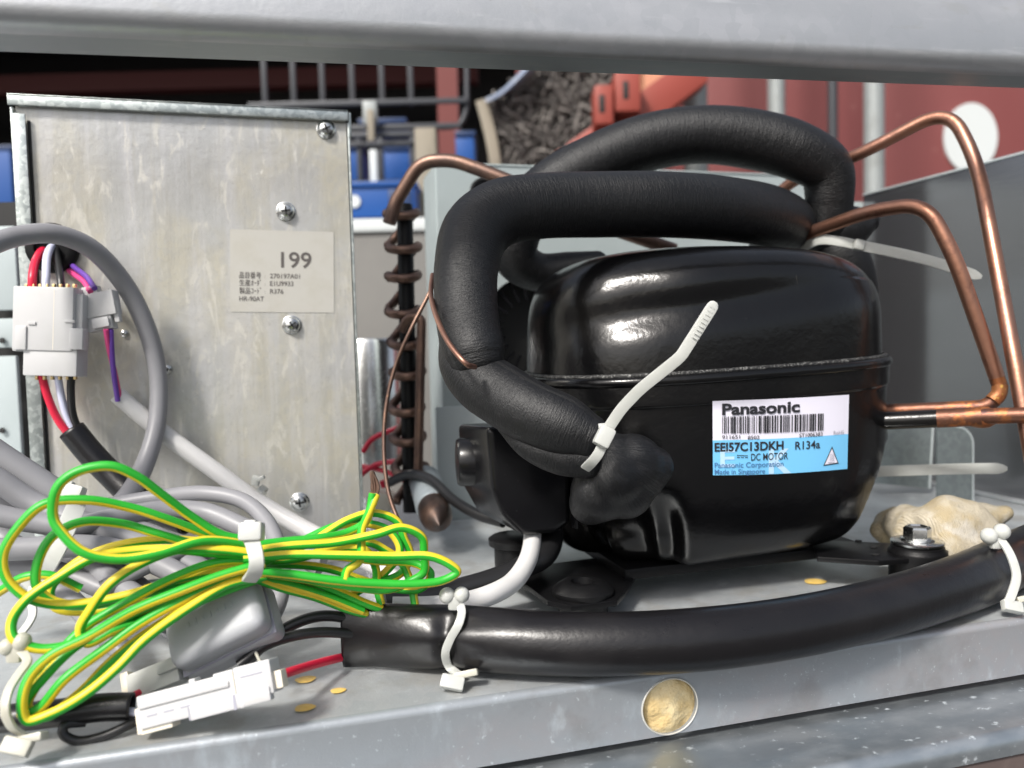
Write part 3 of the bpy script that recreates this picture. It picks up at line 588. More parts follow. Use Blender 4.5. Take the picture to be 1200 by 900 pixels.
# ================================================================== FOAM INSULATED HOSES
def hose(name, segs, label):
    h = thing(name, (0, 0, 0), label, 'hose', 'black foam insulated suction hoses'); return h
def foamtube(name, L, parent=None, sides=40, res=14, cap='round'):
    C0 = np.array([P(a, b, c) for a, b, c, _ in L]); R = np.array([r*depth(p)/F for p, (_, _, _, r) in zip(C0, L)])
    Q = catmull(np.column_stack([C0, R]), res); V, Fc, U, _ = sweep(Q[:, :3], Q[:, 3], sides, cap); return add(name, V, Fc, 'foam', parent, uvs=U, angle=180)
hA = thing('insulated_hose', (.2, .42, .2), 'fat black foam hose arching over and down the front of the compressor', 'hose', 'black foam hoses on the compressor')
foamtube('upper_run', [(905, 300, .585, 30), (922, 272, .555, 33), (905, 255, .51, 35), (850, 245, .475, 37), (780, 240, .455, 38), (700, 240, .445, 38), (630, 242, .433, 38), (585, 250, .425, 39), (558, 272, .418, 40), (547, 310, .409, 38), (546, 350, .402, 37), (550, 388, .396, 37), (556, 412, .391, 36), (558, 422, .390, 33)], hA)
foamtube('lower_run', [(540, 398, .405, 26), (548, 424, .398, 34), (564, 446, .392, 36), (590, 464, .386, 37), (625, 484, .378, 37), (662, 500, .374, 36), (690, 512, .372, 27)], hA)
sk = [(P(703, 577, .386), .0128), (P(714, 541, .383), .0128), (P(741, 545, .385), .0136), (P(765, 547, .390), .0092), (P(732, 574, .387), .0126), (P(692, 590, .390), .0095), (P(752, 558, .389), .0105), (P(722, 558, .380), .0125)]
V, Fc = lumps([(c, (r*1.14, r*1.14, r*1.14)) for c, r in sk], .0011, 34)
cs = P(700, 522, .37); U = []
for v in V:
    q = v-cs; a_ = math.atan2(q @ up, q @ rt); l_ = np.linalg.norm(q); U.append((a_*.02, l_*.5))
V = V + np.array([(-fw)*(.00022*math.sin(a[0]*50*17+3*math.sin(a[1]*300))*math.exp(-a[1]*70)) for a in U])
o = add('end_sock', V, Fc, 'foam', hA, uvs=U, angle=180)
foamtube('under_flap', [(590, 500, .386, 8), (620, 520, .380, 18), (655, 532, .377, 24), (690, 535, .376, 26)], hA)
hB = thing('insulated_hose', (.25, .55, .22), 'black foam hose looping highest above the back of the compressor', 'hose', 'black foam hoses on the compressor')
foamtube('foam_run', [(970, 262, .545, 25), (972, 235, .54, 27), (968, 200, .535, 30), (935, 178, .53, 33), (880, 163, .53, 34), (820, 158, .53, 33), (760, 167, .53, 33), (700, 190, .53, 33), (645, 222, .53, 33), (608, 262, .53, 31), (604, 300, .535, 27), (628, 318, .545, 23), (670, 315, .555, 20), (700, 312, .56, 18)], hB)
foamtube('tape_wrap', [(940, 278, .56, 20), (965, 272, .552, 26), (995, 266, .548, 26), (1018, 258, .55, 14)], hB)
foamtube('rear_drop', [(965, 275, .56, 28), (985, 300, .555, 30), (998, 335, .56, 28), (1000, 380, .57, 26), (990, 430, .58, 25)], hB)

# ================================================================== COPPER PIPEWORK
dp = thing('discharge_pipe', P(1150, 480, .455), 'shorter copper pipe bending down beside the compressor to its lower stub', 'pipe', 'bent copper pipes')
pipe('copper_tube', [(918, 285, .545), (943, 275, .525), (1020, 247, .485), (1085, 238, .46), (1118, 300, .455), (1168, 442, .455)], 8.2, 'copper', dp, rad=.022)
pipe('burnt_tube', [(1166.5, 438, .455), (1174, 460, .455), (1156, 477, .458), (1030, 482, .485)], 8.4, 'copper_burnt', dp, rad=.012)
cable('heat_mark', [(1172, 450, .4545), (1170, 462, .4548), (1163, 470, .4552)], 8.8, 'braze', dp)
cp = thing('suction_pipe', P(1150, 490, .44), 'burnt copper pipe with an orange brazed joint leaving the compressor right', 'pipe', 'bent copper pipes')
pipe('burnt_tube', [(1098, 490.5, .452), (1150, 488, .441)], 11, 'copper_burnt', cp)
V, Fc = lathe(P(1138, 489, .443), rt, [(0, .0051), (.003, .0057), (.006, .0061), (.009, .0058), (.012, .0045)], 20); add('brazed_joint', V, Fc, 'braze', cp)
pipe('thin_tube', [(1150, 488, .441), (1400, 480, .395)], 9.8, 'copper_burnt', cp)
pipe('tall_pipe', [(905, 232, .60), (935, 208, .58), (1000, 185, .535), (1112, 126, .50), (1145, 190, .48), (1192, 440, .44), (1214, 560, .43), (1236, 690, .425)], 7.8, 'copper', rad=.022)
tag(bpy.data.objects['tall_pipe'], 'tallest copper pipe bending sharply before the white oval patch', 'pipe', 'bent copper pipes')
pipe('rear_pipe', [(456, 262, .585), (462, 240, .585), (492, 190, .58), (530, 187, .575), (600, 213, .57), (700, 262, .575), (790, 293, .59)], 8, 'copper_old', rad=.018)
tag(bpy.data.objects['rear_pipe'], 'dull copper pipe rising from the coil and passing behind the hose', 'pipe', 'bent copper pipes')
cap1 = cable('capillary_tube', [(507, 322, .42), (505, 345, .405), (514, 378, .380), (528, 405, .365), (546, 426, .358), (556, 430, .368)], 3.2, 'copper', sides=10)
tag(cap1, 'thin bright copper capillary tube lying on the bend of the hose', 'tube')
cap2 = cable('sensor_lead', [(515, 318, .46), (500, 350, .455), (482, 385, .45), (463, 430, .45), (452, 480, .445), (450, 530, .44), (455, 575, .435), (466, 608, .43), (475, 625, .425)], 2.6, 'copper_old', sides=8)
tag(cap2, 'thin brown lead hanging in front of the copper coil', 'wire')
# coil of pipe round a dark rod
coil = thing('pipe_coil', P(472, 600, .60), 'dark copper coil standing between control box and grey fan housing', 'coil')
C = []
for k in range(0, 40*9+1):
    t = k/40; fr_t = t-int(t); a = 2*math.pi*(t+.5); st_ = sstep((fr_t-.55)/.40)
    py = 250+(int(t)+st_)*37.5+2.5*math.sin(int(t)*2.3); c0 = P(470+t*1.2+1.5*math.sin(int(t)*1.7), py, .60); q = 17*.60/F; C.append(c0+q*math.cos(a)*rt+q*math.sin(a)*(f0+.32*up))
V, Fc, U, _ = sweep(np.array(C), .0034, 12); add('coil_tube', V, Fc, 'copper_old', coil, uvs=U, angle=180)
cable('core_rod', [(474, 240, .602), (482, 600, .602)], 9.5, 'rubber', coil)
pipe('return_tube', [(470, 388, .585), (478, 372, .582), (494, 372, .58), (490, 560, .58), (487, 580, .585)], 5.5, 'copper_old', coil)
# filter drier on the tray floor
dr = thing('filter_drier', PZ(512, 632, 0), 'stubby dark capsule with grey sleeve lying on the tray by the coil', 'capsule')
a0 = P(497, 560, .60); a1 = P(513, 610, .52); ax = a1-a0; Ld = np.linalg.norm(ax); ax = ax/Ld
cable('copper_neck', [(484, 530, .61), (490, 550, .605), (497, 565, .595)], 9, 'copper_old', dr)
add('grey_sleeve', *lathe(a0, ax, [(0, .009), (.006, .0118), (Ld*.55, .0118), (Ld*.72, .0120), (Ld*.74, .0108)], 28), 'drier_grey', dr, angle=50)
e0 = a0+ax*Ld*.72; add('dark_cap', *lathe(e0, ax, [(0, .0108), (.010, .0113), (.018, .0104), (.024, .0076), (.028, .0036), (.030, .0022), (.032, 1e-6)], 28), 'drier_cap', dr, angle=60)
tag(cable('black_lead', [(455, 566, .60), (480, 556, .575), (505, 562, .55), (530, 585, .53), (560, 603, .51), (590, 612, .495)], 6, 'cable_black'), 'black lead running from the coil foot to under the terminal cover', 'cable')
for i, L in enumerate(([(418, 560, .64), (440, 545, .64), (470, 540, .63)], [(415, 545, .65), (450, 552, .64), (478, 565, .63)], [(425, 530, .645), (436, 515, .645), (470, 500, .64)])):
    tag(cable('red_lead', L, 3.2, 'wire_red', sides=8), ('lowest thin red lead at the coil foot, beside the black lead', 'middle thin red lead at the coil foot', 'topmost thin red lead at the coil foot, curving up')[[1, 0, 2][i]], 'wire', 'red leads at the coil foot')
tg = thing('white_terminal', P(445, 585, .62), 'small white terminal block lying behind the bare wire end', 'terminal')
mb = MB(); mb.put(*box(P(447, 585, .62), (.020, .014, .022), frame(-15), bev=.003)); mb.build('block', 'connector_cream', tg)
mb = MB(); mb.put(*box(P(452, 566, .612), (.008, .006, .006), frame(20), bev=.001)); mb.build('red_tag', 'wire_red', tg)

# ================================================================== FAN HOUSING behind the compressor
HY = .66
hs_ = thing('fan_housing', (.3, HY, 0), 'pale grey green sheet metal fan housing behind the compressor', 'housing')
hxL, hxR, hz_ = PY(512, 195, HY)[0], .52, .287
fc_ = PY(625, 385, HY); fr_ = 62*depth(fc_)/F; n = 56; mb = MB()
inner = [(fc_[0]+fr_*math.cos(2*math.pi*k/n), HY, fc_[2]+fr_*math.sin(2*math.pi*k/n)) for k in range(n)]; h_ = .075; outer = []
for k in range(n):
    c, s_ = math.cos(2*math.pi*k/n), math.sin(2*math.pi*k/n); q = 1/max(abs(c), abs(s_)); outer.append((fc_[0]+h_*c*q, HY, fc_[2]+h_*s_*q))
mb.put(inner+outer, [[k, (k+1) % n, n+(k+1) % n, n+k] for k in range(n)])
xa, xb, z0, z1 = fc_[0]-h_, fc_[0]+h_, fc_[2]-h_, fc_[2]+h_
for (p, q, r_, s_) in ((hxL, xa, 0, hz_), (xb, hxR, 0, hz_), (xa, xb, 0, z0), (xa, xb, z1, hz_)): mb.put([(p, HY, r_), (q, HY, r_), (q, HY, s_), (p, HY, s_)], [[0, 1, 2, 3]])
lipr = [(x, y+.012, z) for x, y, z in inner]; mb.put(inner+lipr, [[k, n+k, n+(k+1) % n, (k+1) % n] for k in range(n)])
mb.build('front_sheet', 'pale_sheet', hs_, angle=30)
mb = MB(); mb.put(*box(((hxL+hxR)/2, HY+.03, hz_+.0008), (hxR-hxL, .062, .0016), bev=.0005)); mb.build('top_sheet', 'pale_sheet', hs_)
mb = MB(); mb.put(*box((hxL-.0006, HY+.03, hz_/2), (.0016, .06, hz_-.002), bev=.0005)); mb.build('side_sheet', 'pale_sheet', hs_)
mb = MB(); mb.put(*box((fc_[0], HY+.03, fc_[2]), (2*h_, .002, 2*h_))); mb.build('dark_interior', 'dark_void', hs_)
for i in range(22):
    a = 2*math.pi*i/22; V, Fc = box((fc_[0]+fr_*.78*math.cos(a), HY+.006, fc_[2]+fr_*.78*math.sin(a)), (fr_*.46, .0016, .0022), np.array([[math.cos(a), 0, math.sin(a)], [0, 1, 0], [-math.sin(a), 0, math.cos(a)]])); add('grille_rib', V, Fc, 'plastic_black', hs_, smooth=False)
gc2 = PY(566, 224, HY-.002); add('cable_hole', *lathe(gc2, (0, -1, 0), [(0, .011), (.0015, .011), (.002, .009), (.0005, .008), (.0004, 1e-6)], 24), 'rubber', hs_)
st = thing('air_guide', PY(560, 540, .60), 'teal grey sheet strip beneath the fan opening left of the compressor', 'panel')
mb = MB(); mb.put(*box((PY(565, 480, .62)[0], .62, .045), (.075, .0016, .09), bev=.0005)); mb.build('guide_sheet', 'plate_grey', st)

# ================================================================== BIG BLACK SLEEVE ALONG THE LIP
sv = thing('wire_sleeve', PZ(760, 785, 0), 'thick black vinyl sleeve lying along the front lip of the tray', 'sleeve')
SL = [(402, 745, 37.5), (440, 744, 37.5), (490, 746, 37.5), (530, 747, 37.5), (575, 750, 37.5), (650, 754, 36.5), (730, 754, 36), (820, 749, 36), (910, 738, 35), (1000, 720.5, 34), (1075, 701, 33.5), (1130, 683, 33.5), (1180, 662, 33), (1215, 648, 34), (1260, 634, 35), (1360, 605, 33), (1480, 575, 31)]
C0 = []; R = []
for px, py, r in SL:
    p = PZ(px, py, .0150); C0.append(p); R.append(r*depth(p)/F)
Q = catmull(np.column_stack([np.array(C0), R]), 12)
def pinch(t, w, e, b, a):
    t1 = 3/16; t2 = 12/16; k = gauss(t-t1, .019)+gauss(t-t2, .016); k2 = gauss(t-t1-.012, .06)+gauss(t-t2+.01, .05)
    front = max(0, float(w @ (-fw))/np.linalg.norm(w)); s = 1-.24*k*front - .12*k2*front*(math.cos(3*a+5*t)**2)
    if t < .24:
        q = 1-t/.24; q = q*q*(3-2*q); hz = f0; c = w @ hz; w = w - hz*c*.62*q
    return w*s
V, Fc, U, _ = sweep(Q[:, :3], Q[:, 3], 44, None, squash=pinch)
so = add('sleeve_tube', V, Fc, 'sleeve_black', sv, uvs=U, angle=180)
sm = so.modifiers.new('wall', 'SOLIDIFY'); sm.thickness = .0011; sm.offset = -1
def sleeve_front(px, py, extra=.0008):
    """depth of the sleeve's front at a picture position"""
    i = int(np.argmin([abs((600+F*((q[:3]-CC)@rt)/((q[:3]-CC)@fw))-px) for q in Q])); c = Q[i]; d0 = depth(c[:3]); cy = 450-F*((c[:3]-CC)@up)/d0
    dy = min(abs(py-cy)*d0/F, c[3]*.999); return d0-math.sqrt(c[3]**2-dy**2)-extra
def bead_tie(name, px0, py0, path, beads, foot, label, m='nylon'):
    t = thing(name, P(*path[-1][:2], path[-1][2]), label, 'cable tie', 'bead headed cable ties')
    C = catmull(pts3(path), 6); d0 = path[0][2]
    V, Fc = ribbon(C, rt, 9.5*d0/F, .0011); add('strap', V, Fc, m, t, angle=60)
    for (bx, by_, r) in beads: add('bead', *ball(P(bx, by_, d0), r*d0/F), m, t, angle=180)
    add('neck', *box(P((beads[0][0]+beads[1][0])/2, beads[0][1]+8, d0), (.0052, .006, .004), frame(0), bev=.0012), m, t)
    if foot:
        fx, fy_, fd = foot; add('anchor_foot', *box(P(fx, fy_, fd), (.0095, .0055, .004), frame(-12, 35), bev=.001), m, t)
        add('anchor_clip', *box(P(fx+16, fy_-10, fd+.003), (.010, .0028, .005), frame(12, 20), bev=.0008), 'nylon_old', t)
    return t
bead_tie('bead_tie', 0, 0, [(536, 700, .335), (541, 716, sleeve_front(541, 716)), (538, 730, sleeve_front(538, 730, .0002)), (528, 748, sleeve_front(528, 748, -.0006)), (522, 765, sleeve_front(522, 765, .0002)), (527, 782, sleeve_front(530, 780)), (540, 792, .330)], [(524, 698, 9.5), (541, 697, 9.5)], (530, 800, .322), 'translucent cable tie with two round beads near the sleeve mouth')
bead_tie('bead_tie', 0, 0, [(1170, 630, .405), (1177, 638, .402), (1186, 655, .396), (1191, 675, .393), (1186, 695, .390), (1182, 705, .388)], [(1159, 628, 9.5), (1174, 623, 9.5)], (1186, 711, .388), 'translucent cable tie with two round beads at the right end of sleeve')
# wires entering the sleeve mouth
tag(cable('red_wire', [(312, 796, .300), (335, 789, .308), (360, 781, .322), (385, 774, .336), (405, 769, .347), (440, 760, .352)], 5.2, 'wire_red'), 'bright red wire leading from white connector into the black sleeve', 'wire')
w2 = cable('black_wire', [(290, 775, .325), (315, 750, .33), (345, 731, .335), (375, 722, .34), (405, 724, .345), (440, 735, .352)], 6.5, 'cable_black'); tag(w2, 'upper of two black wires curving from grey core into the sleeve', 'wire', 'black wires at the sleeve mouth')
w3 = cable('black_wire', [(280, 780, .318), (310, 757, .322), (345, 745, .328), (375, 741, .335), (405, 742, .342), (440, 745, .35)], 6.2, 'cable_black'); tag(w3, 'lower of two black wires curving from grey core into the sleeve', 'wire', 'black wires at the sleeve mouth')

# ================================================================== CABLES FROM THE TERMINAL COVER
tag(cable('white_cable', [(622, 602, .445), (624, 628, .432), (619, 655, .412), (601, 682, .392), (575, 697, .378), (545, 706, .372), (505, 711, .368), (460, 712, .365)], 11.5, 'sleeve_white', sides=18), 'white cable curving out from under the black terminal cover', 'cable')
tag(cable('black_cable', [(646, 605, .455), (646, 632, .443), (636, 652, .425), (605, 668, .41), (575, 680, .402), (540, 690, .395), (500, 700, .388), (450, 706, .38)], [14, 14, 14, 13, 13, 13, 13, 13], 'cable_black', sides=18), 'thick black cable behind the white one under the terminal cover', 'cable')

# ================================================================== CONNECTORS ON THE CONTROL BOX
d1 = .436
c1 = thing('wire_connector', P(60, 440, d1), 'big white square connector hanging upright at the control box edge', 'connector', 'white plastic wire connectors')
def cbox(px0, py0, px1, py1, d, thick, bev=.0006, a=0, tilt=0, yaw=0):
    k = d/F; return box(P((px0+px1)/2, (py0+py1)/2, d+thick/2), ((px1-px0)*k, (py1-py0)*k, thick), frame(a, tilt, yaw), bev)
fa = -1.5
for nm, b in (('plug_body', (23, 337, 94, 412, d1, .014)), ('socket_body', (34, 405, 97, 441, d1+.001, .012)), ('side_latch', (92, 345, 101, 408, d1+.003, .008)), ('side_latch', (20, 343, 27, 412, d1+.003, .008))):
    add(nm, *cbox(*b, bev=.0008, a=fa), 'connector_white', c1)
for b in ((33, 377, 42, 380.5, d1-.0008, .001), (76, 375, 88, 378, d1-.0008, .001)): add('moulded_bar', *cbox(*b, bev=.0002, a=fa), 'connector_white', c1)
add('latch_step', *cbox(84, 385, 100, 410, d1-.0012, .006, .0008, fa), 'connector_white', c1); add('latch_step', *cbox(21, 382, 34, 410, d1-.0012, .006, .0008, fa), 'connector_white', c1)
add('split_line', *cbox(62.5, 340, 63.1, 410, d1-.00005, .0004, 0, fa), 'connector_cream', c1)
for i in range(8): add('contact', *cbox(30+8*i, 333, 33+8*i, 339, d1+.006, .002, .0002, fa), 'pin_brass', c1)
for i in range(6): add('contact', *cbox(42+9*i, 440, 45+9*i, 445, d1+.006, .002, .0002, fa), 'pin_brass', c1)
d2 = .444
c2 = thing('wire_connector', P(120, 388, d2), 'small tilted white connector with pink and purple wires beside the big one', 'connector', 'white plastic wire connectors')
for nm, b, m in (('plug_body', (98, 343, 138, 372, d2, .008), 0), ('socket_body', (103, 362, 134, 388, d2+.001, .007), 0), ('plug_neck', (98, 336, 117, 348, d2+.001, .006), 0), ('latch', (108, 372, 128, 384, d2-.0012, .0016), 0), ('latch_arm', (95, 352, 101, 378, d2+.002, .004), 0), ('latch_arm', (134, 352, 140, 378, d2+.002, .004), 0)):
    add(nm, *cbox(*b, bev=.0008, a=11), 'connector_white', c2)
def wire(name, L, r, m, label, grp, d=None, **k): o = cable(name, L, r, m, d=d, sides=10, **k); return tag(o, label, 'wire', grp)
g1 = 'wires at the control box connectors'
wire('red_wire', [(68, 292, 0.479), (52, 292, 0.464), (42, 305, 0.452), (38, 325, 0.444), (38, 340, 0.444)], 4.6, 'wire_red', 'short red wire from grommet into top of big white connector', g1)
wire('white_wire', [(70, 292, 0.479), (60, 290, 0.461), (55, 302, 0.451), (54, 325, 0.444), (54, 340, 0.444)], 4.4, 'wire_lilac', 'short pale wire from grommet into top of big white connector', g1)
wire('black_wire', [(72, 290, 0.479), (66, 292, 0.464), (68, 310, 0.454), (71, 328, 0.446), (72, 340, 0.444)], 4.2, 'cable_black', 'short black wire from grommet into top of big white connector', g1)
wire('pink_wire', [(72, 303, 0.479), (82, 318, 0.464), (98, 330, 0.452), (106, 342, 0.444)], 3.2, 'wire_pink', 'thin pink wire from grommet into top of small connector', g1)
wire('purple_wire', [(73, 300, 0.479), (88, 314, 0.462), (102, 325, 0.451), (111, 338, 0.444)], 3.2, 'wire_purple', 'thin purple wire from grommet into top of small connector', g1)
wire('red_wire', [(48, 436, 0.444), (55, 462, 0.446), (68, 492, 0.449), (90, 520, 0.452)], 4.6, 'wire_red', 'red wire from bottom of big white connector into black tubing', g1)
wire('white_wire', [(67, 436, 0.444), (71, 460, 0.448), (79, 490, 0.451), (95, 518, 0.454)], 4.2, 'wire_lilac', 'pale wire from bottom of big white connector into black tubing', g1)
wire('black_wire', [(84, 436, 0.444), (83, 460, 0.446), (86, 488, 0.450), (98, 515, 0.453)], 4.4, 'cable_black', 'black wire from bottom of big white connector into black tubing', g1)
wire('pink_wire', [(124, 386, 0.444), (128, 410, 0.449), (134, 435, 0.454), (141, 470, 0.459)], 3.0, 'wire_pink', 'thin pink wire from bottom of small connector into white tubing', g1)
wire('purple_wire', [(130, 386, 0.446), (131, 410, 0.449), (133, 435, 0.452), (138, 470, 0.457)], 3.0, 'wire_purple', 'thin purple wire from bottom of small connector into white tubing', g1)
def opentube(name, L, rpx, m, label, cat, sides=20):
    C0 = pts3(L); rr = np.array([rpx*depth(c)/F for c in C0]); Q_ = catmull(np.column_stack([C0, rr]), 8); V, Fc, U, _ = sweep(Q_[:, :3], Q_[:, 3], sides, None)
    o = add(name, V, Fc, m, uvs=U, angle=60); s = o.modifiers.new('wall', 'SOLIDIFY'); s.thickness = .0008; s.offset = -1; return tag(o, label, cat)
opentube('black_tubing', [(84, 504, .449), (105, 530, .450), (130, 556, .450), (155, 580, .446), (185, 600, .440), (220, 612, .435)], 15, 'sleeve_black', 'black tubing slanting down from the big white connector wires', 'tubing')
opentube('white_tubing', [(137, 462, .461), (160, 482, .465), (200, 514, .470), (250, 550, .472), (300, 586, .470), (350, 616, .462), (400, 642, .45), (450, 670, .44), (480, 692, .43)], 10, 'sleeve_white', 'long white tubing slanting down across the control box cover', 'tubing')
tt = thing('push_mount_tie', P(300, 578, .468), 'translucent push mount tie holding white tubing to the control box', 'cable tie')
C_ = [P(302, 582, .475)+.0068*(math.cos(a)*np.array(frame(-35)[1])+math.sin(a)*fw) for a in np.linspace(0, 2*math.pi, 22)]
add('strap', *ribbon(C_, frame(-35)[0], .004, .0010), 'nylon', tt, angle=60); add('head', *box(P(300, 563, .468), (.0045, .006, .004), frame(-10), bev=.001), 'nylon', tt); add('hook', *box(P(305, 561, .466), (.0055, .0024, .004), frame(25), bev=.0008), 'nylon', tt)

# ================================================================== GREY CABLES
gg = 'grey cables at the left'
def grey(L, r, label, **k): return tag(cable('grey_cable', L, r, 'cable_grey', sides=20, cap='flat', **k), label, 'cable', gg)
grey([(-60, 318, .38), (-20, 292, .395), (20, 277, .410), (62, 274, .422), (105, 290, .438), (145, 332, .455), (172, 385, .464), (185, 440, .467), (183, 500, .462), (165, 555, .448), (135, 598, .42), (90, 630, .405)], [12, 12, 11.8, 11.6, 11.4, 11, 10.6, 10.2, 10.2, 11, 12.5, 13], 'grey cable looping high over the white connectors')
grey([(-60, 490, .37), (-10, 527, .375), (40, 560, .38), (90, 592, .385), (140, 615, .39), (200, 640, .39), (270, 690, .385)], 15, 'grey cable slanting down from the left edge, uppermost of the bundle')
grey([(-60, 535, .365), (-10, 558, .37), (40, 590, .375), (90, 612, .375), (150, 630, .38), (230, 665, .38), (300, 720, .375)], 14, 'grey cable second from the top at the left edge of the bundle')
grey([(-60, 590, .355), (-10, 602, .36), (40, 612, .365), (90, 616, .37), (140, 606, .385), (190, 598, .40), (240, 600, .405), (285, 618, .40), (330, 640, .395), (380, 655, .39)], 12, 'grey cable running level then arching toward the wire bundle tie')
grey([(-60, 645, .35), (0, 644, .355), (50, 642, .36), (100, 640, .365), (150, 648, .37), (200, 668, .37), (250, 700, .365)], 13.5, 'lowest level grey cable at the left edge under the loops')
grey([(90, 600, .42), (140, 590, .42), (190, 582, .42), (240, 578, .415), (285, 587, .41), (313, 612, .40), (328, 650, .385), (330, 690, .37), (318, 722, .36), (290, 745, .35)], 9.5, 'slim grey cable arching behind the striped bundle down to grey core')
grey([(120, 690, .36), (180, 660, .37), (240, 640, .385), (290, 650, .385), (313, 680, .375), (310, 715, .365), (280, 740, .355)], 9.5, 'slim grey cable coiled beside the grey core')
grey([(-40, 610, .385), (20, 640, .38), (70, 690, .365), (120, 740, .35), (150, 770, .345)], 12, 'dark grey cable sloping down behind the striped loops')
grey([(60, 640, .385), (110, 665, .375), (160, 700, .36), (200, 730, .35)], 13, 'short grey cable sloping toward the grey core')
grey([(-60, 560, .385), (-10, 580, .385), (40, 604, .388), (95, 640, .385), (150, 680, .375), (200, 720, .365)], 13, 'grey cable running between the two upper slanting cables at left')
grey([(-60, 665, .365), (0, 664, .368), (60, 668, .37), (120, 690, .368), (175, 720, .36), (215, 745, .352)], 12, 'bottom grey cable of the bundle, passing under the bead tie')
grey([(150, 598, .425), (205, 596, .42), (255, 606, .415), (300, 625, .408), (345, 648, .40), (375, 668, .395)], 9, 'slim grey cable just below the arching one')
t2 = thing('wide_cable_tie', P(70, 650, .34), 'wide translucent cable tie around the grey cable bundle', 'cable tie')
C_ = catmull(pts3([(92, 585, .365), (84, 605, .352), (73, 630, .345), (60, 655, .343), (48, 672, .348), (34, 690, .352)]), 5)
add('strap', *ribbon(C_, frame(-28)[0], 21*.345/F, .0014), 'nylon', t2, angle=60); add('head', *box(P(85, 577, .36), (.0098, .0068, .006), frame(-12, 20), bev=.0012), 'nylon', t2); add('head_lip', *box(P(80, 568, .361), (.0045, .0035, .004), frame(-12, 20), bev=.0008), 'nylon', t2)
V, Fc = ribbon(catmull(pts3([(40, 682, .352), (36, 700, .348), (38, 722, .343), (22, 745, .337), (2, 760, .332)]), 5), rt, .0032, .0012); add('loose_end', V, Fc, 'nylon', t2, angle=60)

# ================================================================== STRIPED EARTH WIRE BUNDLE
ew = thing('earth_wire_bundle', P(290, 700, .31), 'coiled green and yellow striped earth wire tied in a loose bundle', 'wire bundle')
def striped(L, rad=.00178, tw=None, ph=0, name='wire_loop', res=9, parent=ew):
    C0 = pts3(L)
    jit = rng.normal(0, .0006, C0.shape); jit[0] = 0; jit[-1] = 0; Q_ = catmull(C0+jit, res); t0 = Q_[1]-Q_[0]; side = np.cross(t0, -fw); side = side/np.linalg.norm(side)*(1 if math.sin(ph*5+1) > -.2 else -1)
    V, Fc, U, Sx = sweep(Q_, rad, 22, 'flat', twist=tw*.5, up_hint=side+.18*fw*math.sin(ph*3))
    return add(name, V, Fc, ['wire_green', 'wire_yellow'], parent, uvs=U, midx=[1 if (k % 22) in (16, 17, 18, 19, 20, 21, 0, 1, 2, 3, 4) else 0 for k in Sx], angle=60)
striped([(300, 634, .318), (262, 625, .312), (225, 606, .305), (190, 580, .298), (160, 558, .293), (128, 545, .289), (92, 550, .286), (68, 573, .284), (62, 602, .283), (75, 626, .283), (102, 645, .284), (140, 654, .287), (185, 648, .293), (235, 634, .302), (275, 638, .310), (310, 645, .318)], tw=-3, ph=.5)
striped([(305, 640, .322), (250, 628, .318), (200, 610, .312), (150, 594, .306), (100, 586, .300), (55, 590, .295), (22, 612, .291), (5, 645, .289), (8, 678, .289), (28, 698, .291), (60, 708, .295), (105, 706, .300), (160, 694, .306), (220, 677, .313), (305, 662, .322)], tw=6, ph=2.2)
striped([(305, 648, .326), (250, 640, .322), (190, 624, .316), (140, 613, .311), (95, 613, .306), (62, 630, .302), (44, 658, .299), (44, 688, .298), (66, 706, .30), (110, 708, .304), (165, 697, .309), (225, 682, .316), (305, 665, .325)], tw=-5, ph=-2.0)
striped([(305, 652, .316), (250, 648, .311), (200, 645, .307), (155, 644, .302), (112, 655, .297), (70, 676, .292), (32, 702, .288), (14, 728, .286), (20, 750, .285), (48, 760, .287), (88, 752, .291), (135, 730, .297), (190, 706, .304), (240, 688, .311), (305, 668, .318)], tw=4, ph=2.5)
striped([(308, 650, .312), (262, 645, .307), (215, 643, .302), (170, 658, .297), (132, 684, .292), (104, 716, .289), (92, 740, .288), (102, 752, .289), (130, 742, .293), (175, 720, .300), (230, 695, .306), (308, 672, .314)], tw=-4, ph=2.6)
striped([(310, 660, .310), (262, 672, .304), (215, 690, .298), (160, 715, .292), (105, 743, .285), (62, 768, .280), (36, 795, .276), (22, 825, .274), (32, 841, .274), (62, 836, .276), (100, 816, .280), (138, 780, .286), (175, 746, .292), (222, 708, .299), (270, 685, .306), (312, 675, .312)], tw=3, ph=-.7)
striped([(310, 664, .314), (262, 680, .308), (215, 701, .301), (165, 733, .294), (120, 762, .288), (76, 795, .282), (46, 828, .278), (28, 840, .277), (30, 822, .278), (48, 795, .281), (80, 764, .286), (125, 735, .293), (175, 710, .299), (225, 692, .305), (310, 668, .315)], tw=-3, ph=-.4)
striped([(308, 657, .318), (258, 660, .313), (205, 676, .307), (150, 704, .300), (100, 735, .294), (64, 770, .288), (42, 806, .283), (34, 832, .281), (52, 838, .282), (90, 812, .287), (130, 775, .293), (180, 736, .300), (230, 704, .307), (308, 676, .318)], tw=2, ph=.9)
striped([(305, 645, .329), (248, 636, .326), (190, 632, .322), (135, 640, .318), (90, 660, .314), (60, 690, .311), (70, 712, .311), (115, 712, .314), (170, 700, .318), (235, 684, .324), (305, 668, .329)], tw=-2, ph=.2)
striped([(-30, 712, .315), (0, 694, .312), (30, 676, .312), (60, 672, .314), (95, 690, .318)], tw=2, ph=.4)
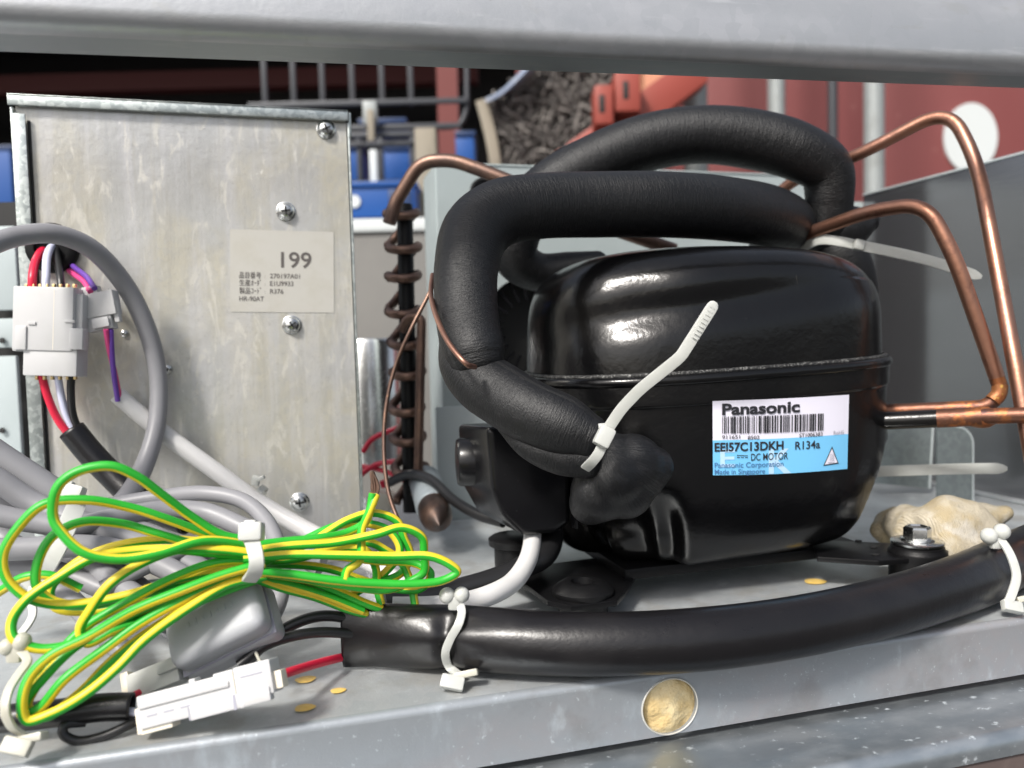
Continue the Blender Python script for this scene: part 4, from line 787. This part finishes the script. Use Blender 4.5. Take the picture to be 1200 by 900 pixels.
# right of the tie
striped([(285, 664, .330), (340, 662, .336), (390, 668, .341), (425, 680, .345), (455, 690, .347), (492, 690, .346), (505, 676, .345), (488, 660, .345), (440, 656, .343), (380, 652, .338), (285, 650, .327)], tw=3, ph=.7)
striped([(285, 650, .331), (345, 636, .338), (395, 618, .345), (430, 612, .349), (458, 622, .351), (466, 645, .351), (455, 668, .350), (425, 690, .347), (400, 704, .344)], tw=-3, ph=.1)
striped([(285, 676, .318), (335, 682, .325), (385, 700, .333), (425, 716, .341)], tw=-2, ph=.2)
striped([(285, 641, .315), (330, 634, .322), (375, 628, .33), (410, 624, .337), (428, 612, .342), (434, 595, .345), (437, 578, .347)], tw=2, ph=.3, name='bare_end')
striped([(285, 648, .313), (340, 642, .32), (395, 634, .326), (440, 625, .331), (473, 620, .335), (493, 628, .338), (500, 648, .34), (497, 668, .341), (482, 683, .341), (450, 690, .338), (400, 684, .332), (340, 676, .323), (285, 668, .315)], tw=-2, ph=-2)
striped([(285, 655, .309), (345, 650, .315), (400, 648, .32), (460, 648, .325), (505, 652, .328), (530, 661, .330), (536, 670, .331), (522, 680, .330), (490, 685, .327), (440, 684, .322), (390, 679, .317), (340, 674, .313), (285, 668, .308)], tw=1, ph=.8)
striped([(290, 670, .322), (330, 650, .33), (370, 632, .337), (410, 611, .345), (440, 604, .35), (463, 611, .353), (475, 630, .354), (480, 652, .354), (472, 672, .352), (445, 683, .347), (400, 686, .34), (290, 672, .322)], tw=3, ph=2)
striped([(285, 660, .325), (350, 650, .334), (400, 640, .341), (434, 637, .345), (456, 645, .348), (470, 662, .35), (481, 685, .349), (487, 712, .347)], tw=-4, ph=1)
striped([(403, 682, .318), (407, 669, .322), (418, 657, .326), (424, 640, .332), (426, 622, .338), (434, 600, .345), (441, 580, .348)], tw=5, ph=.4, name='cut_end')
striped([(285, 672, .318), (330, 688, .325), (370, 700, .332), (412, 714, .34), (440, 722, .346)], tw=2, ph=-.5)
striped([(285, 668, .321), (340, 677, .328), (390, 690, .335), (430, 705, .342), (455, 716, .346)], tw=-3, ph=.5)
striped([(370, 650, .335), (405, 642, .34), (428, 646, .343), (440, 664, .345), (442, 685, .345), (447, 708, .345)], tw=4, ph=2)
mb = MB()
for k in range(7): mb.put(*cable('', [(436+k*.9, 582, .347), (436+k*1.2-2*math.sin(k), 570, .347), (436+2*math.sin(k*2.1), 556-k*.7, .347+.0005*(k % 3))], 1.5, 'copper_old', sides=6, build=False)[:2])
mb.build('copper_strands', 'copper_old', ew)
t3 = thing('bundle_tie', P(295, 680, .30), 'white cable tie clamping the middle of the striped wire bundle', 'cable tie')
C_ = catmull(pts3([(292, 629, .306), (298, 642, .299), (301, 658, .297), (299, 670, .299), (292, 680, .305)]), 6); add('strap', *ribbon(C_, frame(6)[0], 17*.30/F, .0014), 'nylon', t3, angle=60)
add('head', *box(P(295, 623, .303), (.0090, .0070, .0062), frame(3, 15), bev=.0014), 'nylon', t3); add('head_lip', *box(P(294, 615, .305), (.0046, .0034, .004), frame(3, 15), bev=.0008), 'nylon', t3)

# ================================================================== GREY FERRITE CORE, LOWER CONNECTORS
fe = thing('ferrite_core', PZ(255, 800, 0), 'grey rounded plastic noise filter core clipped on the black wires', 'filter core')
R_ = frame(29, 34, -6)
add('upper_half', *box(P(256, 731, .318), (.0390, .0235, .0130), R_, .0060, 6), 'ferrite_grey', fe, angle=180)
add('lower_half', *box(P(256, 731, .318)+R_[2]*-.0105-R_[1]*.0004, (.0398, .0243, .0125), R_, .0040, 5), 'ferrite_grey', fe, angle=180)
add('seam_line', *box(P(256, 731, .318)+R_[2]*-.0052, (.0392, .0237, .0006), R_, .0), 'ink_grey', fe)
for k in range(7): add('moulded_mark', *box(P(256, 731, .318)+R_[2]*.00655+R_[0]*(-.009+.003*k)+R_[1]*.002, (.0014, .0022+.0006*(k % 2), .0003), R_, .0001), 'ferrite_grey', fe)
d3 = .292
c3 = thing('wire_connector', P(250, 830, d3), 'long white two piece connector lying on the tray at the red wire', 'connector', 'white plastic wire connectors')
fa = 14.5; Rc = frame(fa, 14); o3 = P(247, 812, d3); k3 = d3/F
def lb(x0, x1, y0, y1, z0, z1, nm, m='connector_white', bev=.0006): add(nm, *box(o3+Rc[0]*(x0+x1)/2*k3+Rc[1]*(y0+y1)/2*k3+Rc[2]*(z0+z1)/2*k3, ((x1-x0)*k3, (y1-y0)*k3, (z1-z0)*k3), Rc, bev), m, c3)
lb(-80, 36, -20, 17, -16, 16, 'plug_body'); lb(36, 80, -17, 21, -17, 17, 'socket_body'); lb(-78, 30, 2, 9, 14, 19, 'top_rib'); lb(-20, 76, -24, -8, 6, 20, 'latch_bar'); lb(-86, -76, -25, 4, -12, 12, 'end_plate', 'connector_cream')
lb(-82, -44, -26, -19, -10, 12, 'lower_tab', 'connector_cream'); lb(78, 89, -14, 6, -10, 10, 'wire_guide', 'connector_cream'); lb(10, 34, 15, 20, -8, 12, 'latch_hump'); lb(34.5, 36.0, -18, 18, 16, 17.5, 'joint_line', 'connector_cream', 0)
lb(-20, -12, 16, 21, -8, 10, 'small_lug')
for x0_ in (-70, -50, -30): lb(x0_, x0_+12, -8, -6.5, 15.6, 16.4, 'moulded_groove', 'ink_grey', 0)
lb(44, 70, 8, 9.5, 16.7, 17.5, 'moulded_groove', 'ink_grey', 0); lb(-20, -18.5, -23, -9, 19.7, 20.4, 'moulded_groove', 'ink_grey', 0); lb(33, 36, -24.4, -8, 12, 20.4, 'latch_gap', 'ink_grey', 0)
lb(40, 46, -24.5, -17, 2, 20.6, 'latch_tooth')
c4 = thing('wire_connector', P(185, 795, .32), 'pale connector half hidden behind the long white connector', 'connector', 'white plastic wire connectors')
R4 = frame(22, 25); add('plug_body', *box(P(185, 795, .318), (.0215, .0100, .008), R4, .0008), 'nylon', c4); add('latch', *box(P(200, 781, .316), (.009, .004, .006), R4, .0007), 'nylon', c4); add('end_rim', *box(P(152, 801, .319), (.0035, .0085, .007), R4, .0006), 'connector_cream', c4)
tag(cable('tie_tail', [(300, 765, .318), (303, 772, .314), (307, 780, .310)], 2.0, 'nylon_old', sides=8), 'thin pale tie tail sticking up behind the long connector', 'tie tail')
bs = opentube('short_sleeve', [(155, 828, .297), (120, 829, .295), (80, 834, .292), (45, 838, .290), (8, 842, .288), (-40, 846, .286)], 16, 'sleeve_black', 'short black sleeve feeding the long white connector at bottom left', 'sleeve')
wire('white_wire', [(120, 833, .297), (150, 834, .296), (172, 835, .295)], 5, 'wire_lilac', 'short pale wire between black sleeve and long white connector', 'wires at the long connector')
wire('red_wire', [(120, 826, .300), (150, 818, .305), (163, 812, .31)], 4.5, 'wire_red', 'short dark red wire between black sleeve and half hidden connector', 'wires at the long connector')
tag(cable('black_wire', [(172, 838, .299), (150, 850, .293), (120, 863, .290), (90, 868, .288), (74, 860, .287), (76, 850, .288), (100, 846, .292)], 5.6, 'cable_black'), 'thin black wire doubled back in a hairpin under the short sleeve', 'wire')
bead_tie('bead_tie', 0, 0, [(22, 760, .285), (32, 775, .281), (22, 790, .277), (10, 810, .272), (6, 832, .269), (14, 852, .270), (30, 862, .274)], [(10, 758, 10.5), (26, 752, 10.5)], (20, 875, .27), 'translucent cable tie with two round beads round the short sleeve at left', 'nylon_old')

# ================================================================== ZIP TIES ON THE COMPRESSOR
t4 = thing('cable_tie', P(708, 520, .355), 'white cable tie with long tail sticking up across the compressor front', 'cable tie')
C_ = fillet(pts3([(710, 506, .353), (728, 479, .349), (750, 456, .345), (799, 417, .338), (833, 362, .337), (836, 357, .337), (838, 354, .337)]), .004, 5)
C_ = np.vstack([C_[:-15], pts3([(832, 363.6, .337), (835.2, 358.5, .337), (837, 355.6, .337), (838, 354, .337)])])
add('tail', *ribbon(C_, frame(-40)[0], 13.5*.342/F, .0013, taper=1), 'nylon', t4, angle=60)
add('head', *box(P(708, 512, .350), (.0072, .0092, .0065), frame(-28, 10), bev=.0014), 'nylon', t4)
add('strap', *ribbon(catmull(pts3([(707, 496, .352), (708, 512, .3515), (702, 530, .3505), (694, 541, .353), (686, 549, .360)]), 5), frame(-30)[0], 12*.35/F, .0012), 'nylon', t4, angle=60)
for i in range(9):
    c = P(814+i*2.6, 396-i*4.4, .3362); add('tooth', *box(c, (.0022, .0005, .0003), frame(-32)), 'nylon', t4, smooth=False)
t5 = thing('cable_tie', P(985, 290, .52), 'white cable tie round rear hose with tail pointing right', 'cable tie')
add('tail', *ribbon(catmull(pts3([(1005, 287, .505), (1035, 293, .50), (1080, 303, .495), (1120, 315, .492), (1150, 325, .49)]), 6), up, 12*.495/F, .0013, taper=1), 'nylon', t5, angle=60)
add('strap', *ribbon(catmull(pts3([(940, 290, .53), (962, 281, .515), (985, 283, .508), (1008, 288, .505)]), 6), up, 11*.51/F, .0013), 'nylon', t5, angle=60)
add('head', *box(P(1006, 287, .503), (.006, .0066, .005), frame(-12), bev=.0012), 'nylon', t5)
t6 = thing('cable_tie', P(1100, 550, .50), 'white cable tie tail lying level to the right of the compressor', 'cable tie')
add('tail', *ribbon(catmull(pts3([(1000, 553, .52), (1040, 552, .515), (1100, 550, .508), (1150, 549, .503), (1180, 549, .50)]), 6), up, 12.5*.505/F, .0013, taper=1), 'nylon', t6, angle=60)

# ================================================================== COTTON WORK GLOVE
gd = .47
sp = [(P(1085, 622, gd+.01), (.022, .016, .015)), (P(1115, 615, gd), (.024, .018, .017)), (P(1140, 625, gd), (.017, .016, .015)), (P(1062, 615, gd+.02), (.014, .013, .012)), (P(1155, 605, gd+.01), (.012, .010, .008)), (P(1168, 602, gd+.01), (.012, .008, .0055)), (P(1120, 645, gd-.012), (.022, .013, .012)), (P(1045, 612, gd+.04), (.010, .010, .010)), (P(1040, 622, gd+.035), (.012, .010, .008))]
V, Fc = lumps(sp, .0022, 6); V = V+np.array([[.0008*math.sin(300*v[0]+200*v[2]), 0, .0009*math.sin(260*v[0]-180*v[1])] for v in V]); V[:, 2] = np.maximum(V[:, 2], .0008)
tag(add('work_glove', V, Fc, 'cotton', angle=180), 'crumpled beige cotton work glove behind the bolted foot', 'glove')

# ================================================================== BACKGROUND
def bgbox(name, px0, py0, px1, py1, d, thick, m, parent=None, bev=0., a=0):
    c = P((px0+px1)/2, (py0+py1)/2, d)+f0*thick/2; w = abs(px1-px0)*d/F; h = abs(py1-py0)*d/F; R = LEVEL
    if a: a = math.radians(a); R = np.array([math.cos(a)*r0+math.sin(a)*np.array([0, 0, 1]), f0, -math.sin(a)*r0+math.cos(a)*np.array([0, 0, 1])])
    return add(name, *box(c, (w, thick, h), R, bev), m, parent, angle=30)
# dark shed
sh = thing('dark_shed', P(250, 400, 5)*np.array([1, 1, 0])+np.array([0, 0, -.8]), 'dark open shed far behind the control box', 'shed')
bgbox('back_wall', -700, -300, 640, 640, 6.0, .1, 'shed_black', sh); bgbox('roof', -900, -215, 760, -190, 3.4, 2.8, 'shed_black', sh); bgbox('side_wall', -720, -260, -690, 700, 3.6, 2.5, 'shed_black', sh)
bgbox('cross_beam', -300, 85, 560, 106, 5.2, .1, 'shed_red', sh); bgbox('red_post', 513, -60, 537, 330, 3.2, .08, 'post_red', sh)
cg = thing('wire_cage', P(420, 140, 2.2), 'dark wire cage rack standing in front of the shed', 'rack')
for x in (308, 342, 376, 411, 446, 480): bgbox('upright_bar', x-3, 20, x+3, 122, 2.2, .014, 'cage_dark', cg, .002)
for (x0, x1, y) in ((290, 548, 120), (400, 540, 148), (400, 500, 157)): bgbox('level_bar', x0, y-3, x1, y+3, 2.18, .014, 'cage_dark', cg, .002)
o = cable('end_bar', [(546, 20, 2.2), (547, 100, 2.2), (546, 130, 2.2), (538, 146, 2.2), (515, 150, 2.2)], 3.2, 'cage_dark', cg, sides=8)
bgbox('latch_post', 425, 118, 441, 145, 2.15, .03, 'post_grey', cg, .003)
bgbox('latch_plate', 430, 128, 438, 165, 2.12, .02, 'wood_pale', cg, .002)
sf = thing('white_shelf', P(500, 262, 2.0), 'white shelf edge carrying the blue crate', 'shelf'); bgbox('shelf_board', 330, 255, 640, 270, 2.0, .5, 'paint_white', sf, .004)
cbn = thing('grey_cabinet', P(480, 500, 2.1)*np.array([1, 1, 0])+np.array([0, 0, -.8]), 'blurred beige grey cabinet front below the white shelf', 'cabinet'); bgbox('cabinet_body', 320, 271, 650, 780, 2.04, .45, 'cabinet_grey', cbn, .006)
bgbox('shade_strip', 380, 271, 640, 290, 2.036, .01, 'post_grey', cbn)  # solid grey strip put in for the shade under the shelf
cr = thing('blue_crate', P(460, 255, 2.05), 'bright blue plastic crate with a white round mark on the shelf', 'crate')
bgbox('crate_body', 330, 216, 486, 255, 2.05, .3, 'bin_blue', cr, .006); bgbox('crate_rim', 328, 213, 488, 219, 2.04, .32, 'bin_blue', cr, .004)
add('round_mark', *lathe(P(415, 236, 2.047), -f0, [(0, .016), (.002, .016), (.0021, 1e-6)], 24), 'paint_white', cr); bgbox('slot_panel', 455, 222, 482, 248, 2.045, .006, 'bin_dark', cr, .002)
for i, (x0, x1, y0, y1, lab) in enumerate(((398, 424, 172, 214, 'narrow dark blue bin at the control box edge'), (450, 480, 172, 214, 'square blue bin between dark cage bars'), (534, 556, 155, 200, 'blue bin right of the red post'), (420, 475, 140, 150, 'blue lid glimpsed behind the dark cage'), (478, 492, 172, 212, 'slim blue bin beside the pale post'), (-30, 14, 172, 262, 'blue bin at the far left behind the control box'))):
    bn = thing('blue_bin', P((x0+x1)/2, y1, 2.5), lab, 'bin', 'blue bins behind the cage'); bgbox('bin_body', x0, y0, x1, y1, 2.5, .2, 'bin_blue' if i != 4 else 'bin_dark', bn, .006); bgbox('bin_rim', x0-1, y0-2, x1+1, y0+4, 2.49, .22, 'bin_dark', bn, .004)
bgr = thing('cage_grid', P(440, 215, 2.35), 'dark slatted rack in front of the blue bins', 'rack')
for x in (421, 446, 484): bgbox('slat', x-3, 160, x+3, 216, 2.35, .02, 'cage_dark', bgr, .002)
for y in (168, 214): bgbox('cross_slat', 395, y-3, 500, y+3, 2.34, .02, 'cage_dark', bgr, .002)
tag(bgbox('pale_handle', 433, 175, 442, 216, 2.2, .02, 'paint_white', None, .004), 'upright pale handle in front of the blue bins', 'handle')
tag(bgbox('wooden_post', 487, 150, 512, 262, 2.15, .06, 'wood_pale', None, .004), 'short weathered wooden post beside the copper pipe top', 'post')
# silver cylinder and grey plates beside the box
cy_ = thing('silver_cylinder', P(436, 520, .80), 'blurred silver cylinder between the control box and the coil', 'cylinder')
add('cylinder_body', *lathe(P(436, 540, .80), (0, 0, 1), [(0, .030), (.118, .030), (.121, .028), (.122, 1e-6)], 32), 'screw_zinc', cy_, angle=40)
for i, (y0, y1, lab) in enumerate(((266, 364, 'upper grey steel plate at the left edge beside the control box'), (374, 408, 'small middle grey steel plate at the left edge beside the control box'), (418, 575, 'lower grey steel plate at the left edge beside the control box'))):
    pl = thing('grey_plate', P(0, y1, .60), lab, 'plate', 'grey plates beside the control box'); bgbox('plate_sheet', -60, y0, 19+i*2, y1, .60, .004, 'plate_grey', pl, .001)
    if i: add('screw_hole', *lathe(P(3, (y0+y1)/2+8, .5985), -f0, [(0, .0022), (.0012, .002), (.0013, 1e-6)], 14), 'dark_void', pl)
bk_ = thing('gap_shade', P(0, 600, .62), 'black sheet standing in for the shade in the gaps between the grey plates', 'panel'); bgbox('shade_sheet', -80, 240, 60, 700, .64, .004, 'dark_void', bk_)  # black sheet added in place of the shade behind the plates
# heap in a bag
hp = thing('scrap_bag', P(640, 200, 2.6), 'open bag heaped with grey brown wood scraps behind the hose', 'bag')
base = P(650, 150, 2.75); V = []; Fc = []
mb = MB(); mb2 = MB()
for i in range(2200):
    px = random.uniform(572, 735); py = random.uniform(60, 215)
    if px < 572+(py-60)*0.10 or (px < 640 and py < 128-(px-570)*.8): continue
    if py > 200-(px-640)*.62 and px > 640: continue
    d = 2.72+random.uniform(-.05, .06); L_ = random.uniform(.03, .11); a = random.uniform(0, 180); R = frame(a, random.uniform(-50, 50), random.uniform(-40, 40))
    (mb2 if random.random() < .25 else mb).put(*box(P(px, py, d), (L_, random.uniform(.003, .008), random.uniform(.003, .008)), R))
mb.build('wood_scrap', 'bark', hp, smooth=False)['kind'] = 'stuff'; mb2.build('pale_scrap', 'bark_pale', hp, smooth=False)['kind'] = 'stuff'
A = [P(x, y, 2.80) for x, y in ((585, 120), (640, 70), (760, 50), (760, 230), (600, 230))]; V, Fc = prism(A, [a+f0*.4 for a in A]); add('bag_core', V, Fc, 'bark', hp, smooth=False)
V, Fc = ribbon(catmull(pts3([(635, 66, 2.66), (612, 90, 2.65), (590, 108, 2.65), (570, 118, 2.66)]), 8), frame(-45)[1]*.6+f0*.8, .10, .012); add('bag_rim', V, Fc, 'bag_film', hp, angle=60)
V, Fc = ribbon(catmull(pts3([(564, 118, 2.66), (570, 140, 2.66), (577, 170, 2.66), (583, 215, 2.66)]), 6), rt, .038, .02); add('bag_edge', V, Fc, 'wood_pale', hp, angle=60)
# red sloped beam with lugs, strut
rb = thing('red_sloped_beam', P(700, 180, 2.4), 'red sloping steel beam with two slotted lugs above the hose', 'beam')
V, Fc = prism([P(x, y, 2.45) for x, y in ((600, 238), (600, 215), (700, 143), (830, 50), (830, 95), (745, 158))], [P(x, y, 2.45)+f0*.1 for x, y in ((600, 238), (600, 215), (700, 143), (830, 50), (830, 95), (745, 158))], .004, 2); add('beam_body', V, Fc, 'beam_red', rb, angle=30)
for (cx_, cy2, w, h) in ((708, 122, 22, 46), (736, 106, 30, 48)):
    lug = bgbox('slotted_lug', cx_-w/2, cy2-h/2, cx_+w/2, cy2+h/2, 2.36, .10, 'beam_red', rb, .008); bgbox('lug_slot', cx_-6, cy2-11, cx_+1, cy2+10, 2.3585, .01, 'dark_void', lug, .002)
for px, py in ((703, 148), (662, 176), (716, 141)): add('bolt_head', *lathe(P(px, py, 2.44), -f0, [(0, .014), (.012, .013), (.0121, 1e-6)], 6), 'cage_dark', rb)
V, Fc = prism([P(x, y, 2.6) for x, y in ((755, 140), (755, 60), (830, 60), (805, 96))], [P(x, y, 2.6)+f0*.1 for x, y in ((755, 140), (755, 60), (830, 60), (805, 96))]); tag(add('orange_gusset', V, Fc, 'rust_orange', smooth=False), 'faded orange steel gusset plate behind the red beam', 'plate')
tag(cable('black_strut', [(730, 160, 2.5), (825, 84, 2.5)], 8, 'cage_dark', sides=4), 'black diagonal strut above the hose', 'strut')
# red container wall, posts, oval
ct = thing('red_container', P(1000, 400, 3.4)*np.array([1, 1, 0])+np.array([0, 0, -.8]), 'red painted container wall with a white oval patch', 'container')
for i in range(5):
    x0 = 618+i*205; bgbox('wall_panel', x0, -160, x0+203, 700, 3.4+.004*(i % 2), .06, 'container_red', ct, .006)
bgbox('wall_core', 610, -170, 1640, 705, 3.48, .2, 'container_red', ct)
c0_ = P(1080, 270, 3.4); rv_ = ray(1136, 162); c_ = CC+rv_*(((c0_-CC) @ f0)/(rv_ @ f0))-f0*.012; V = [c_+.0+(32*3.30/F)*math.cos(a)*r0+(41*3.30/F)*math.sin(a)*np.array([0, 0, 1]) for a in np.linspace(0, 2*math.pi, 41)[:-1]]; V2 = [v+f0*.03 for v in V]
V_, Fc = prism(V, V2); add('white_oval', V_, Fc, 'paint_white', ct, angle=30)
for (x0, x1, y1, m, lab, d) in ((812, 839, 330, 'post_grey', 'short white post left of the others above the hose', 2.9), (907, 926, 330, 'post_grey', 'slim grey post in the middle above the hose', 3.0), (974, 985, 330, 'cage_dark', 'thin black pipe before the red container', 3.05), (1015, 1037, 620, 'post_grey', 'wide pale grey post behind the corner of the side wall', 2.8)):
    o = add('steel_post', *lathe(P((x0+x1)/2, 900, d)*np.array([1, 1, 0])+np.array([0, 0, -.8]), (0, 0, 1), [(0, (x1-x0)/2*d/F), (3.2, (x1-x0)/2*d/F)], 20), m, angle=40); tag(o, lab, 'post', 'posts before the red container')
